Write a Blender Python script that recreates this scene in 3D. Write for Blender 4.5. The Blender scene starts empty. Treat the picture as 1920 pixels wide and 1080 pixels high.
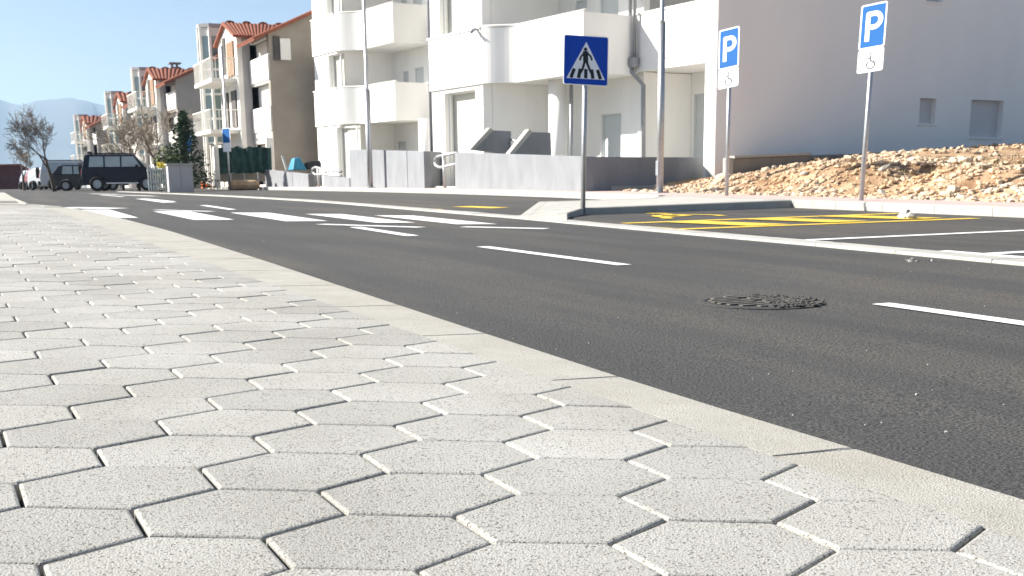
import bpy, bmesh, math, random
import numpy as np
from mathutils import Vector, Matrix, noise
random.seed(7)
rnd = random.uniform
scene = bpy.context.scene
COL = scene.collection
# ------------------------------------------------------------------ camera
HC = .684
RIGHT = np.array([0.90500325, -0.4252555, -0.01126377])
UP = np.array([0.09561446, 0.17753801, 0.97945808])
FWD = np.array([0.41452018, 0.88748973, -0.20133305])
F, PX, PY = 2160., 960., 780.
cam_d = bpy.data.cameras.new('camera')
cam = bpy.data.objects.new('camera', cam_d)
COL.objects.link(cam)
cam.matrix_world = Matrix(((RIGHT[0], UP[0], -FWD[0], 0), (RIGHT[1], UP[1], -FWD[1], 0), (RIGHT[2], UP[2], -FWD[2], HC), (0, 0, 0, 1)))
cam_d.sensor_width = 36
cam_d.lens = F / 1920 * 36
cam_d.shift_y = (PY - 540) / 1920
cam_d.clip_start = .05
cam_d.clip_end = 40000
cam_d.dof.use_dof = True
cam_d.dof.focus_distance = 3.2
cam_d.dof.aperture_fstop = 13
scene.camera = cam
# ------------------------------------------------------------------ light
SUN_EL, SUN_AZ = math.radians(32), math.radians(-59)      # azimuth from +Y towards +X
world = bpy.data.worlds.new('World')
scene.world = world
world.use_nodes = True
wn = world.node_tree
sky = wn.nodes.new('ShaderNodeTexSky')
sky.sky_type = 'NISHITA'
sky.sun_disc = False
sky.sun_elevation = SUN_EL
sky.sun_rotation = SUN_AZ
sky.air_density = .75
sky.dust_density = 1.2
sky.ozone_density = 1.
bg = wn.nodes['Background']
bg.inputs['Strength'].default_value = .054
wn.links.new(sky.outputs['Color'], bg.inputs['Color'])
sun_d = bpy.data.lights.new('sun', 'SUN')
sun_d.energy = 5.0
sun_d.angle = math.radians(.53)
sun_d.color = (1, .95, .87)
sun = bpy.data.objects.new('sun', sun_d)
COL.objects.link(sun)
sv = Vector((math.sin(SUN_AZ) * math.cos(SUN_EL), math.cos(SUN_AZ) * math.cos(SUN_EL), math.sin(SUN_EL)))
sun.rotation_euler = sv.to_track_quat('Z', 'Y').to_euler()
sun.location = (0, 0, 30)
scene.view_settings.view_transform = 'Standard'
scene.view_settings.look = 'None'
scene.view_settings.exposure = 1.42
scene.view_settings.gamma = 1

# ------------------------------------------------------------------ pixel helpers (photo pixels 1920x1080 -> world)
def ray(x, y):
    return RIGHT * ((x - PX) / F) + UP * (-(y - PY) / F) + FWD
O = np.array([0, 0, HC])
def atD(x, y, D): return O + ray(x, y) * D
def at_plane(x, y, p, n):
    d = ray(x, y); n = np.array(n, float)
    return O + d * (np.dot(np.array(p, float) - O, n) / np.dot(n, d))
def depth(p): return float(np.dot(np.array(p) - O, FWD))
def zr(x, y):                                            # surface of road and parking bays
    b = .0105 * y if y < 22 else .231 + .09 * (1 - math.exp(-(y - 22) * .0105 / .09))
    if y > 120: b -= (y - 120) ** 2 * .00006
    return b + .006 * max(0, min(x, 14) - 7.1)
def hit(x, y, dz=0):
    z = dz
    for _ in range(60):
        d = ray(x, y); l = (min(z, HC - .02) - HC) / d[2]; p = O + d * l
        z = .5 * z + .5 * (zr(p[0], p[1]) + dz)
    return p
SW0 = np.array([1.771, 1.5, .084])
def zs(x, y): return SW0[2] - .03096 * (x - SW0[0]) + .01458 * (y - SW0[1])   # surface of the near pavement

# ------------------------------------------------------------------ materials
MATS = {}
def mat(name, col, rough=.8, var=.12, scale=3., col2=None, bump=0., bscale=80., metal=0., speck=None, spscale=300., sprange=(.3, .36), rand=0., island=0., streak=None, coat=0., stretch=None, spec=.4, bdist=.02, detail=6):
    m = bpy.data.materials.new(name); m.use_nodes = True
    nt = m.node_tree; N = nt.nodes; L = nt.links
    b = N['Principled BSDF']
    b.inputs['Roughness'].default_value = rough; b.inputs['Metallic'].default_value = metal
    b.inputs['Specular IOR Level'].default_value = spec
    if coat: b.inputs['Coat Weight'].default_value = coat; b.inputs['Coat Roughness'].default_value = .05
    g = N.new('ShaderNodeNewGeometry')
    pos = g.outputs['Position']
    if stretch:
        mp = N.new('ShaderNodeMapping'); mp.inputs['Scale'].default_value = stretch
        L.new(pos, mp.inputs['Vector']); spos = mp.outputs['Vector']
    else: spos = pos
    def nz(sc, det=detail, vec=None, rg=.55):
        n = N.new('ShaderNodeTexNoise'); n.inputs['Scale'].default_value = sc; n.inputs['Detail'].default_value = det
        n.inputs['Roughness'].default_value = rg
        L.new(vec or pos, n.inputs['Vector']); return n.outputs['Fac']
    def ramp(fac, a, c, c0=(0, 0, 0, 1), c1=(1, 1, 1, 1)):
        r = N.new('ShaderNodeValToRGB'); r.color_ramp.elements[0].position = a; r.color_ramp.elements[1].position = c
        r.color_ramp.elements[0].color = c0; r.color_ramp.elements[1].color = c1
        L.new(fac, r.inputs['Fac']); return r.outputs['Color']
    def mix(a, c, fac=None, typ='MIX', f=.5):
        x = N.new('ShaderNodeMix'); x.data_type = 'RGBA'; x.blend_type = typ; x.inputs['Factor'].default_value = f
        if fac is not None: L.new(fac, x.inputs['Factor'])
        for s, v in ((6, a), (7, c)):
            if isinstance(v, tuple): x.inputs[s].default_value = v
            else: L.new(v, x.inputs[s])
        return x.outputs[2]
    c = tuple(col) + (1,)
    lo = tuple(max(0, v * (1 - var)) for v in (col2 or col)) + (1,)
    hi = tuple(v * (1 + var) for v in col) + (1,)
    out = ramp(nz(scale, vec=spos), .3, .7, lo, hi)
    if streak:
        s = ramp(nz(streak[1], 4, spos), .45, .75); out = mix(out, tuple(streak[0]) + (1,), s) if len(streak) < 3 else mix(out, mix(out, tuple(streak[0]) + (1,), None, 'MIX', streak[2]), s)
    if rand or island:
        src = N.new('ShaderNodeObjectInfo').outputs['Random'] if rand else g.outputs['Random Per Island']
        k = rand or island
        mr = N.new('ShaderNodeMapRange'); mr.inputs['To Min'].default_value = 1 - k; mr.inputs['To Max'].default_value = 1 + k
        L.new(src, mr.inputs['Value'])
        x = N.new('ShaderNodeVectorMath'); x.operation = 'SCALE'; L.new(out, x.inputs[0]); L.new(mr.outputs[0], x.inputs['Scale']); out = x.outputs[0]
    if speck:
        sp = nz(spscale, 2); out = mix(tuple(speck) + (1,), out, ramp(sp, *sprange))
    L.new(out, b.inputs['Base Color'])
    if bump:
        bp = N.new('ShaderNodeBump'); bp.inputs['Strength'].default_value = bump; bp.inputs['Distance'].default_value = bdist
        L.new(nz(bscale, 4), bp.inputs['Height']); L.new(bp.outputs['Normal'], b.inputs['Normal'])
    MATS[name] = m
    return m
PAVE = dict(streak=((.32, .308, .272), .9, .45), rough=.9, var=.07, scale=1.5, col2=(.36, .349, .315), bump=.6, bscale=260, bdist=.006, speck=(.10, .09, .075), spscale=190, sprange=(.345, .435))
mat('paver', (.415, .407, .378), rand=.10, **PAVE)
mat('paver_far', (.415, .407, .378), island=.10, **PAVE)
mat('kerb_stone', (.40, .39, .352), rough=.92, var=.1, scale=5, bump=.7, bscale=230, bdist=.006, speck=(.25, .21, .15), spscale=210, sprange=(.33, .46), streak=((.37, .34, .28), 3, .6))
mat('kerb_grey', (.39, .38, .345), rough=.9, var=.12, scale=3, bump=.3, bscale=120, bdist=.006, rand=.06)
mat('joint', (.05, .047, .043), rough=1, var=.3, scale=30)
mat('asphalt', (.062, .0605, .057), rough=.85, var=.18, scale=2.2, stretch=(1, .14, 1), bump=.7, bscale=95, bdist=.015, speck=(.024, .024, .025), spscale=95, sprange=(.38, .56), streak=((.130, .110, .085), 1.1, .95), spec=.5, detail=8)
mat('white_paint', (.80, .80, .78), rough=.7, var=.05, scale=20, speck=(.3, .3, .29), spscale=45, sprange=(.29, .37), bump=.3, bscale=150)
mat('yellow_paint', (.72, .50, .06), rough=.7, var=.12, scale=12, speck=(.2, .17, .08), spscale=45, sprange=(.29, .37), bump=.3, bscale=150)
mat('pink_paving', (.47, .36, .325), rough=.9, var=.12, scale=9)
mat('white_wall', (.84, .83, .80), rough=.9, var=.035, scale=1.6, stretch=(1, 1, .22), bump=.1, bscale=150, bdist=.004)
mat('end_wall', (.87, .845, .815), rough=.9, var=.035, scale=.7, stretch=(1, 1, .35), bump=.1, bscale=150, bdist=.004)
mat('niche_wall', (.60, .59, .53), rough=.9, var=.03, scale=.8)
mat('plinth', (.22, .22, .225), rough=.9, var=.1, scale=4)
mat('door_grey', (.56, .59, .59), rough=.5, var=.03)
mat('shutter', (.60, .59, .60), rough=.5, var=.02)
mat('grey_concrete', (.22, .23, .245), rough=.9, var=.13, scale=2.5, stretch=(1, 1, .45), bump=.2, bscale=40, streak=((.185, .19, .20), 3.5, .45))
mat('brown_concrete', (.24, .215, .18), rough=.95, var=.15, scale=3, bump=.3, bscale=60)
mat('galv', (.42, .43, .44), rough=.45, metal=.75, var=.12, scale=14)
mat('pole_dark', (.30, .31, .33), rough=.5, metal=.5, var=.1, scale=10)
mat('sign_blue', (.012, .065, .42), spec=.15, rough=.7, var=.03)
mat('sign_azure', (.014, .105, .32), spec=.15, rough=.7, var=.03)
mat('sign_white', (.80, .81, .84), spec=.15, rough=.7, var=.02)
mat('sign_black', (.012, .012, .014), rough=.5, var=.05)
mat('sign_back', (.45, .46, .48), rough=.45, metal=.5)
mat('render_brown', (.285, .255, .215), rough=.95, var=.14, scale=.8, bump=.3, bscale=30, streak=((.34, .30, .25), .9, .6))
mat('render_grey', (.40, .37, .335), rough=.95, var=.12, scale=.7, bump=.2, bscale=30)
mat('roof_tile', (.225, .075, .042), rough=.85, var=.25, scale=6, island=.18)
mat('house_white', (.74, .72, .67), rough=.9, var=.06, scale=1.5)
mat('house_grey', (.36, .35, .35), rough=.9, var=.08, scale=1.5)
mat('stair_glass', (.20, .27, .27), rough=.12, var=.1, scale=1.5, spec=.8)
mat('dark_opening', (.07, .062, .057), rough=.7, var=.25, scale=2)
mat('wood', (.23, .14, .08), rough=.8, var=.2, scale=6)
mat('green_net', (.012, .045, .04), rough=.9, var=.4, scale=1.5, bump=.4, bscale=12)
mat('blue_tarp', (.03, .22, .36), rough=.55, var=.2, scale=4)
mat('bark', (.085, .07, .058), rough=.95, var=.25, scale=8)
mat('bark_red', (.15, .10, .075), rough=.95, var=.25, scale=8)
mat('twig', (.27, .225, .175), rough=.95, var=.25, scale=8)
mat('twig_grey', (.15, .13, .12), rough=.95, var=.2, scale=8)
mat('needle', (.030, .058, .024), rough=.9, var=.5, scale=2.5, island=.35)
mat('leaf', (.10, .115, .04), rough=.9, var=.5, scale=2.5, island=.35)
mat('soil', (.43, .30, .185), rough=1, var=.25, scale=1.6, col2=(.27, .15, .075), bump=.6, bscale=25, bdist=.05)
mat('rubble', (.53, .435, .33), rough=.95, var=.12, scale=.8, col2=(.48, .31, .17), island=.22, bump=.4, bscale=40)
mat('rubble_grey', (.42, .39, .34), rough=.95, var=.2, scale=3, rand=.22, bump=.4, bscale=40)
mat('dirt', (.30, .27, .235), rough=1, var=.25, scale=1.2, bump=.5, bscale=18, bdist=.05)
mat('mountain', (.10, .115, .10), rough=1, var=.25, scale=.002)
mat('sea', (.05, .12, .17), rough=.15, var=.1, scale=.02)
mat('car_navy', (.008, .010, .022), rough=.5, var=.05, coat=.15, spec=.3)
mat('car_black', (.012, .012, .013), rough=.35, var=.05, coat=.6)
mat('car_silver', (.52, .53, .55), rough=.3, var=.03, metal=.4, coat=.6)
mat('car_red', (.20, .02, .02), rough=.35, var=.05, coat=.6)
mat('car_glass', (.34, .39, .40), rough=.08, var=.1, scale=2, spec=1.)
mat('tyre', (.015, .015, .015), rough=.9)
mat('rim', (.42, .43, .46), rough=.35, metal=.8)
mat('light_red', (.45, .02, .015), rough=.2)
mat('light_clear', (.75, .77, .8), rough=.1)
mat('chrome', (.6, .6, .62), rough=.2, metal=1)
mat('barn_red', (.115, .048, .052), rough=.9, var=.2, scale=2)
mat('iron', (.105, .096, .084), rough=.8, metal=.2, var=.4, scale=20)
mat('orange', (.75, .18, .03), rough=.6)
mat('flower', (.75, .6, .03), rough=.7)
mat('cabinet', (.42, .41, .43), rough=.6, var=.04, scale=2)
mat('fence_pale', (.42, .46, .46), rough=.7, var=.25, scale=5)
mat('pebble', (.30, .29, .27), rough=.9, island=.4)
mat('mesh_thing', (.35, .33, .33), rough=.8, var=.3, scale=4)

# ------------------------------------------------------------------ mesh helpers
class MB:
    def __init__(s): s.v = []; s.f = []
    def add(s, vs, fs):
        o = len(s.v); s.v += [tuple(map(float, v)) for v in vs]; s.f += [tuple(i + o for i in f) for f in fs]; return s
    def box(s, x0, x1, y0, y1, z0, z1):
        return s.add([(x0, y0, z0), (x1, y0, z0), (x1, y1, z0), (x0, y1, z0), (x0, y0, z1), (x1, y0, z1), (x1, y1, z1), (x0, y1, z1)],
                     [(3, 2, 1, 0), (4, 5, 6, 7), (0, 1, 5, 4), (1, 2, 6, 5), (2, 3, 7, 6), (3, 0, 4, 7)])
    def prism(s, poly, off):                              # poly: list of 3D points, extruded by vector off
        n = len(poly); off = np.array(off, float)
        vs = [np.array(p, float) for p in poly]; vs += [p + off for p in vs]
        return s.add(vs, [tuple(range(n))[::-1], tuple(range(n, 2 * n))] + [(i, (i + 1) % n, n + (i + 1) % n, n + i) for i in range(n)])
    def tube(s, pts, r, n=8, cap=True):
        pts = [Vector(p) for p in pts]; rs = r if isinstance(r, (list, tuple)) else [r] * len(pts)
        rings = []; prev = None
        for i, p in enumerate(pts):
            d = (pts[min(i + 1, len(pts) - 1)] - pts[max(i - 1, 0)]).normalized()
            if prev is None:
                a = d.orthogonal().normalized()
            else:
                a = (prev - d * prev.dot(d)); a = a.normalized() if a.length > 1e-6 else d.orthogonal().normalized()
            prev = a; b = d.cross(a)
            rings.append([p + (a * math.cos(t) + b * math.sin(t)) * rs[i] for t in (2 * math.pi * k / n for k in range(n))])
        vs = [v for r_ in rings for v in r_]; fs = []
        for i in range(len(pts) - 1):
            for k in range(n): fs.append((i * n + k, i * n + (k + 1) % n, (i + 1) * n + (k + 1) % n, (i + 1) * n + k))
        if cap: fs += [tuple(range(n))[::-1], tuple(range((len(pts) - 1) * n, len(pts) * n))]
        return s.add(vs, fs)
    def build(s, name, m, parent=None, smooth=False, bevel=0, loc=None):
        me = bpy.data.meshes.new(name); me.from_pydata(s.v, [], s.f); me.update()
        if smooth: me.shade_smooth()
        me.materials.append(MATS[m])
        return link(name, me, parent, bevel, loc)
def link(name, me, parent=None, bevel=0, loc=None):
    o = bpy.data.objects.new(name, me); COL.objects.link(o)
    if loc is not None: o.location = loc
    if parent is not None: o.parent = parent
    if bevel:
        b = o.modifiers.new('bevel', 'BEVEL'); b.width = bevel; b.segments = 2; b.limit_method = 'ANGLE'; b.angle_limit = .6
    return o
def empty(name, label, cat, group=None, loc=(0, 0, 0), rz=0):
    o = bpy.data.objects.new(name, None); COL.objects.link(o); o.location = loc; o.rotation_euler = (0, 0, rz)
    return tag(o, label, cat, group)
def tag(o, label, cat, group=None, kind=None):
    if label: o['label'] = label
    if cat: o['category'] = cat
    if group: o['group'] = group
    if kind: o['kind'] = kind
    return o
def struct(o, label=None):
    o['kind'] = 'structure'
    if label: o['label'] = label
    return o
def box(name, m, parent, x0, x1, y0, y1, z0, z1, bevel=0):
    return MB().box(x0, x1, y0, y1, z0, z1).build(name, m, parent, bevel=bevel)
def stroke(pts, w, closed=False):                         # flat ribbon polygon pieces in 2D
    out = []
    n = len(pts)
    for i in range(n if closed else n - 1):
        a = np.array(pts[i], float); b = np.array(pts[(i + 1) % n], float); d = b - a; L_ = np.linalg.norm(d)
        if L_ < 1e-9: continue
        d /= L_; q = np.array([-d[1], d[0]]) * w / 2
        out.append([a + q - d * w * .25, b + q + d * w * .25, b - q + d * w * .25, a - q - d * w * .25])
    return out
def surf_quad(corners, nx, ny, dz, zf=zr):                # bilinear patch laid on a surface
    A, B, C, D = [np.array(c[:2], float) for c in corners]; vs = []; fs = []
    for j in range(ny + 1):
        for i in range(nx + 1):
            u, v = i / nx, j / ny
            p = A * (1 - u) * (1 - v) + B * u * (1 - v) + C * u * v + D * (1 - u) * v
            vs.append((p[0], p[1], zf(p[0], p[1]) + dz))
    for j in range(ny):
        for i in range(nx):
            k = j * (nx + 1) + i; fs.append((k, k + 1, k + nx + 2, k + nx + 1))
    return vs, fs

# ------------------------------------------------------------------ ground, road
def ground_z(x, y):
    z = zr(x, min(y, 140)) - .12
    if y > 140: z -= min(45, (y - 140) * .12)
    if x < -3: z += min(.4, (-3 - x) * .05)
    if y < -8: z += min(0, (y + 8) * .01)
    return z
xs = [-600, -300, -150, -80, -40, -20, -10, -5, 0, 5, 10, 14, 20, 30, 45, 70, 120, 250, 600]
ys = [-300, -120, -50, -20, -8, 0, 8, 16, 24, 32, 40, 50, 60, 75, 90, 105, 120, 140, 170, 210, 260, 330, 420, 520]
b = MB(); b.v = [(x, y, ground_z(x, y)) for y in ys for x in xs]
b.f = [(j * len(xs) + i, j * len(xs) + i + 1, (j + 1) * len(xs) + i + 1, (j + 1) * len(xs) + i) for j in range(len(ys) - 1) for i in range(len(xs) - 1)]
struct(b.build('ground', 'dirt', smooth=True))
b = MB(); b.v = [(-30000, 300, -44), (30000, 300, -44), (30000, 30000, -44), (-30000, 30000, -44)]; b.f = [(0, 1, 2, 3)]
struct(b.build('sea', 'sea'))
# mountains far behind the bay
b = MB()
def ridge(px):                                            # photo ridge line (pixel height)
    pts = [(-3000, 280), (-900, 250), (-500, 215), (-250, 170), (-60, 168), (0, 187), (35, 197), (75, 189), (125, 183), (165, 189), (205, 200), (300, 215), (450, 225), (700, 215), (1000, 240), (1500, 255), (2200, 285)]
    for (a, ya), (c, yc) in zip(pts, pts[1:]):
        if a <= px <= c: return ya + (yc - ya) * (px - a) / (c - a)
    return 280
MD = 4600
nn = 480
for i in range(nn + 1):
    px = -1900 + 6300 * i / nn
    top = atD(px, ridge(px) + 3 * noise.noise(Vector((px * .02, 3, 0))) + 1.5 * noise.noise(Vector((px * .07, 9, 0))), MD)
    dirv = np.array([ray(px, 330)[0], ray(px, 330)[1], 0]); dirv /= np.linalg.norm(dirv)
    for k, (off, hh) in enumerate(((-1300, 0), (-950, .25), (-600, .55), (-250, .86), (0, 1.), (450, .8), (1250, 0))):
        p = top + dirv * off
        z = -46 + (top[2] + 46) * hh
        if 0 < hh < 1: z += 30 * noise.noise(Vector((px * .03, k * 1.7, 1)))
        b.v.append((p[0], p[1], z))
for i in range(nn):
    for k in range(6):
        q = i * 7 + k; b.f.append((q, q + 7, q + 8, q + 1))
struct(b.build('mountain', 'mountain', smooth=True))
# asphalt: carriageway, parking bays and side street
xs = [1.2, 2, 3, 4, 5, 6, 7.1, 8, 9, 10, 11, 12.15]
ys = [-10 + i for i in range(0, 140)]
b = MB(); b.v = [(x, y, zr(x, y)) for y in ys for x in xs]; nx = len(xs)
b.f = [(j * nx + i, j * nx + i + 1, (j + 1) * nx + i + 1, (j + 1) * nx + i) for j in range(len(ys) - 1) for i in range(nx - 1)]
xl = [-14, -8, -4, -1, 1.2]; yl = [20.3 + i * .9 for i in range(0, 12)] + [31 + i * 2 for i in range(50)]
o_ = len(b.v); b.v += [(x, y, zr(x, y)) for y in yl for x in xl]
b.f += [(o_ + j * 5 + i, o_ + j * 5 + i + 1, o_ + (j + 1) * 5 + i + 1, o_ + (j + 1) * 5 + i) for j in range(len(yl) - 1) for i in range(4)]
road = struct(b.build('road', 'asphalt'))
# ------------------------------------------------------------------ painted markings (parts of the road)
def mark(corners, m, name='road_marking', nx=3, ny=4, dz=.006):
    vs, fs = surf_quad(corners, nx, ny, dz); return MB().add(vs, fs).build(name, m, road)
def mark_px(q, m, name='road_marking', **k): return mark([hit(*p) for p in q], m, name, **k)
ZB = [(1.80, 17.95, 22.0), (2.88, 16.45, 20.25), (3.88, 15.3, 18.85), (4.78, 14.2, 17.6), (5.50, 13.25, 16.4)]
for i, (x, y0, y1) in enumerate(ZB):
    w = .52 if i < 3 else .46
    mark([(x + .02, y0 + .12), (x + w, y0 - .12), (x + w + .04, y1 - .2), (x + .03, y1 + .2)], 'white_paint', 'crossing_bar', ny=8)
def dash(x0, y0, x1, y1, w=.12): mark([(x0 - w / 2, y0), (x0 + w / 2, y0), (x1 + w / 2, y1), (x1 - w / 2, y1)], 'white_paint', 'lane_dash', nx=1, ny=6)
dash(4.16, 2.6, 4.13, 4.45); dash(4.21, 7.1, 4.13, 9.42); dash(4.17, 11.3, 4.22, 13.4, .15)
dash(4.2, -3, 4.18, -.6); dash(4.25, 20.5, 4.3, 23.5, .15); dash(4.3, 27, 4.3, 31, .15); dash(4.3, 36, 4.3, 42, .15)
def line_px(a, c, w, m, name='road_marking', n=6):
    A, C = hit(*a)[:2], hit(*c)[:2]; d = (C - A) / np.linalg.norm(C - A); q = np.array([-d[1], d[0]]) * w / 2
    return mark([A - q, C - q, C + q, A + q], m, name, nx=n, ny=1)
line_px((600, 421), (790, 427), .17, 'white_paint', 'stop_line'); line_px((868, 426), (1025, 429.5), .17, 'white_paint', 'stop_line')
line_px((120, 389.5), (222, 391.5), .5, 'white_paint', 'stop_line'); line_px((292, 394), (398, 397), .18, 'white_paint', 'stop_line')
mark([(6.97, 8.6), (11.85, 8.46), (11.85, 8.58), (6.97, 8.74)], 'white_paint', 'bay_line', nx=5, ny=1)
mark([(7.2, 6.53), (11.85, 6.42), (11.85, 6.54), (7.2, 6.66)], 'white_paint', 'bay_line', nx=5, ny=1)
mark([(6.97, 4.2), (11.85, 4.1), (11.85, 4.22), (6.97, 4.32)], 'white_paint', 'bay_line', nx=5, ny=1)
mark([(6.99, 8.3), (7.11, 8.3), (7.11, 9.15), (6.99, 9.15)], 'white_paint', 'bay_line', dz=.008)
mark([(7.02, 6.15), (7.17, 6.15), (7.17, 7.0), (7.02, 7.0)], 'white_paint', 'bay_line', dz=.008)
Yw = dict(nx=6, ny=1)
mark([(7.15, 10.84), (11.4, 10.62), (11.4, 10.79), (7.15, 11.02)], 'yellow_paint', 'bay_line', **Yw)
mark([(7.35, 12.34), (11.7, 12.26), (11.7, 12.44), (7.35, 12.52)], 'yellow_paint', 'bay_line', **Yw)
mark([(6.97, 11.02), (7.2, 11.02), (7.13, 12.75), (6.95, 12.75)], 'yellow_paint', 'bay_line', dz=.009)
for k in range(3):
    x = 7.75 + 1.2 * k
    mark([(x + .40, 10.98), (x + .98, 10.96), (x + .62, 12.33), (x + .10, 12.33)], 'yellow_paint', 'hatch_bar', dz=.01)
# painted wheelchair symbol, seen edge-on behind the hatched strip
b = MB()
cx, cy = 9.05, 13.55
def sym(pts, w, closed=False):
    for q in stroke(pts, w, closed):
        b.add([(cx + p[0], cy + p[1], zr(cx + p[0], cy + p[1]) + .008 + .0004 * (len(b.f) % 8)) for p in q][::-1], [(0, 1, 2, 3)])
sym([(.45 * math.cos(t), .45 * math.sin(t)) for t in [math.radians(a) for a in range(-30, 230, 26)]], .13)
sym([(.1, .75), (.05, .1), (-.4, .05), (-.62, -.45)], .13); sym([(.06, .4), (-.3, .4)], .12)
sym([(.1 + .1 * math.cos(t), .98 + .1 * math.sin(t)) for t in [i * math.pi / 4 for i in range(8)]], .12, True)
b.build('wheelchair_symbol', 'yellow_paint', road)
line_px((752, 390.3), (812, 393.5), .4, 'yellow_paint', 'bay_line'); line_px((866, 387.5), (938, 390.3), .42, 'yellow_paint', 'bay_line')
line_px((1098, 378.8), (1135, 377.6), .15, 'yellow_paint', 'bay_line')
for q in ((170, 363.5, 225, 365), (228, 366, 290, 368), (265, 373, 318, 380)):
    line_px(q[:2], q[2:], .3, 'white_paint', 'stop_line')
# loose grit on the asphalt
b = MB()
ICO_V = [(-.526, 0, .851), (.526, 0, .851), (-.526, 0, -.851), (.526, 0, -.851), (0, .851, .526), (0, .851, -.526), (0, -.851, .526), (0, -.851, -.526), (.851, .526, 0), (-.851, .526, 0), (.851, -.526, 0), (-.851, -.526, 0)]
ICO_F = [(0, 4, 1), (0, 9, 4), (9, 5, 4), (4, 5, 8), (4, 8, 1), (8, 10, 1), (8, 3, 10), (5, 3, 8), (5, 2, 3), (2, 7, 3), (7, 10, 3), (7, 6, 10), (7, 11, 6), (11, 0, 6), (0, 1, 6), (6, 1, 10), (9, 0, 11), (9, 11, 2), (9, 2, 5), (7, 2, 11)]
ICO_F = [f[::-1] for f in ICO_F]
def rock(b, c, r, flat=.75):
    sx, sy, sz = rnd(.7, 1.3), rnd(.7, 1.3), rnd(.55, 1.) * flat; a = rnd(0, 6.28); ca, sa = math.cos(a), math.sin(a); tl = rnd(-.6, .6)
    vs = []
    for v in ICO_V:
        k = r * rnd(.72, 1.25); x, y, z = v[0] * sx * k, v[1] * sy * k, v[2] * sz * k
        y, z = y * math.cos(tl) - z * math.sin(tl), y * math.sin(tl) + z * math.cos(tl)
        vs.append((c[0] + x * ca - y * sa, c[1] + x * sa + y * ca, c[2] + z))
    b.add(vs, ICO_F)
for i in range(90):
    x = 1.85 + 5 * random.random() ** 1.3; y = 2 + 14 * random.random() ** 1.4; r = rnd(.0025, .0055) * (1.7 if random.random() < .05 else 1)
    rock(b, (x, y, zr(x, y) + r * .3), r)
for i in range(9):
    x, y = rnd(6.15, 6.4), rnd(6.3, 6.7); rock(b, (x, y, zr(x, y) + .004), rnd(.006, .016))
tag(b.build('road_grit', 'pebble'), 'pale loose grit scattered over the dark asphalt', 'grit', kind='stuff')
# manhole cover: round cast-iron lid with ribs, tar-stained
mc = np.array([3.66, 4.82]); R_ = .30
mh = empty('manhole_cover', 'ribbed dark iron manhole cover set in the road', 'manhole', loc=(mc[0], mc[1], zr(*mc)))
b = MB()
n = 36
for r0, r1, z0, z1 in ((R_ + .03, R_ - .005, .001, .006), (R_ - .005, R_ - .025, .006, .006), (R_ - .025, R_ - .027, .006, .0025), (R_ - .027, 0.001, .0025, .0025)):
    vs = [(r0 * math.cos(2 * math.pi * i / n), r0 * math.sin(2 * math.pi * i / n), z0) for i in range(n)] + [(r1 * math.cos(2 * math.pi * i / n), r1 * math.sin(2 * math.pi * i / n), z1) for i in range(n)]
    b.add(vs, [(i, (i + 1) % n, n + (i + 1) % n, n + i) for i in range(n)])
b.build('lid', 'asphalt', mh)
for i in range(-4, 5):
    y = i * .066; hx = math.sqrt(max(0, (R_ - .05) ** 2 - y * y))
    if i % 2 == 0:
        for s in (-1, 1): box('rib', 'iron', mh, (.03 if s > 0 else -hx), (hx if s > 0 else -.03), y - .017, y + .017, .003, .0105, .002)
    else: box('rib', 'iron', mh, -hx, hx, y - .017, y + .017, .003, .0105, .002)
b = MB()
for i in range(170):
    a = rnd(0, 6.28); r = rnd(.1, R_) if i % 3 else rnd(R_ - .04, R_ + .03); b_ = rnd(.008, .02)
    a = a * .5 - 1.57 - .44; rock(b, (r * math.cos(a), r * math.sin(a), .008), b_ * .8, .6)
tag(b.build('tar_crumbs', 'asphalt', mh), None, None, kind='stuff')

# ------------------------------------------------------------------ near pavement: hexagonal pavers, kerb stones
A1 = np.array([.32984, .00596]); A2 = np.array([.15895, .24294]); O0 = np.array([.17710, 1.66608]) * 1.2
SU = (A1 - .5 * A2) / 1.5; VV = A2
KD = A1 * -1 + A2 * 2; KD /= np.linalg.norm(KD)            # kerb direction
KN = np.array([KD[1], -KD[0]])
KIN = 1.548                                               # inner kerb line (distance along KN)
def kin(): return float(np.dot(KN, np.array([1.541, 1.6])))
KIN = kin()
def clip(poly, n, c):
    out = []
    for i in range(len(poly)):
        a, b_ = poly[i], poly[(i + 1) % len(poly)]; da, db = c - np.dot(n, a), c - np.dot(n, b_)
        if da >= 0: out.append(a)
        if (da >= 0) != (db >= 0): out.append(a + (b_ - a) * da / (da - db))
    return out
def inset(poly, d):
    n = len(poly); out = []
    for i in range(n):
        p0, p1, p2 = poly[i - 1], poly[i], poly[(i + 1) % n]
        e1 = (p1 - p0) / np.linalg.norm(p1 - p0); e2 = (p2 - p1) / np.linalg.norm(p2 - p1)
        n1 = np.array([-e1[1], e1[0]]); n2 = np.array([-e2[1], e2[0]])
        m = n1 + n2; m /= max(.3, np.dot(m, n1)); out.append(p1 + m * d)
    return out
def paver_mesh(mb, poly, c, jit=True):
    """poly CCW in world xy; top on the sloping pavement plane, chamfered edges, small unevenness"""
    tx, ty, dz = (rnd(-.006, .006), rnd(-.006, .006), rnd(-.0012, .0012)) if jit else (0, 0, 0)
    rings = [(inset(poly, .0038), -.07), (inset(poly, .0038), -.004), (inset(poly, .0058), -.0015), (inset(poly, .0098), 0)]
    vs = []; n = len(poly)
    for rg, z in rings:
        for p in rg: vs.append((p[0], p[1], zs(*p) + z + dz + tx * (p[0] - c[0]) + ty * (p[1] - c[1])))
    fs = [tuple(range(3 * n, 4 * n))]
    for k in range(3):
        for i in range(n): fs.append((k * n + i, k * n + (i + 1) % n, (k + 1) * n + (i + 1) % n, (k + 1) * n + i))
    mb.add(vs, fs)
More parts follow.
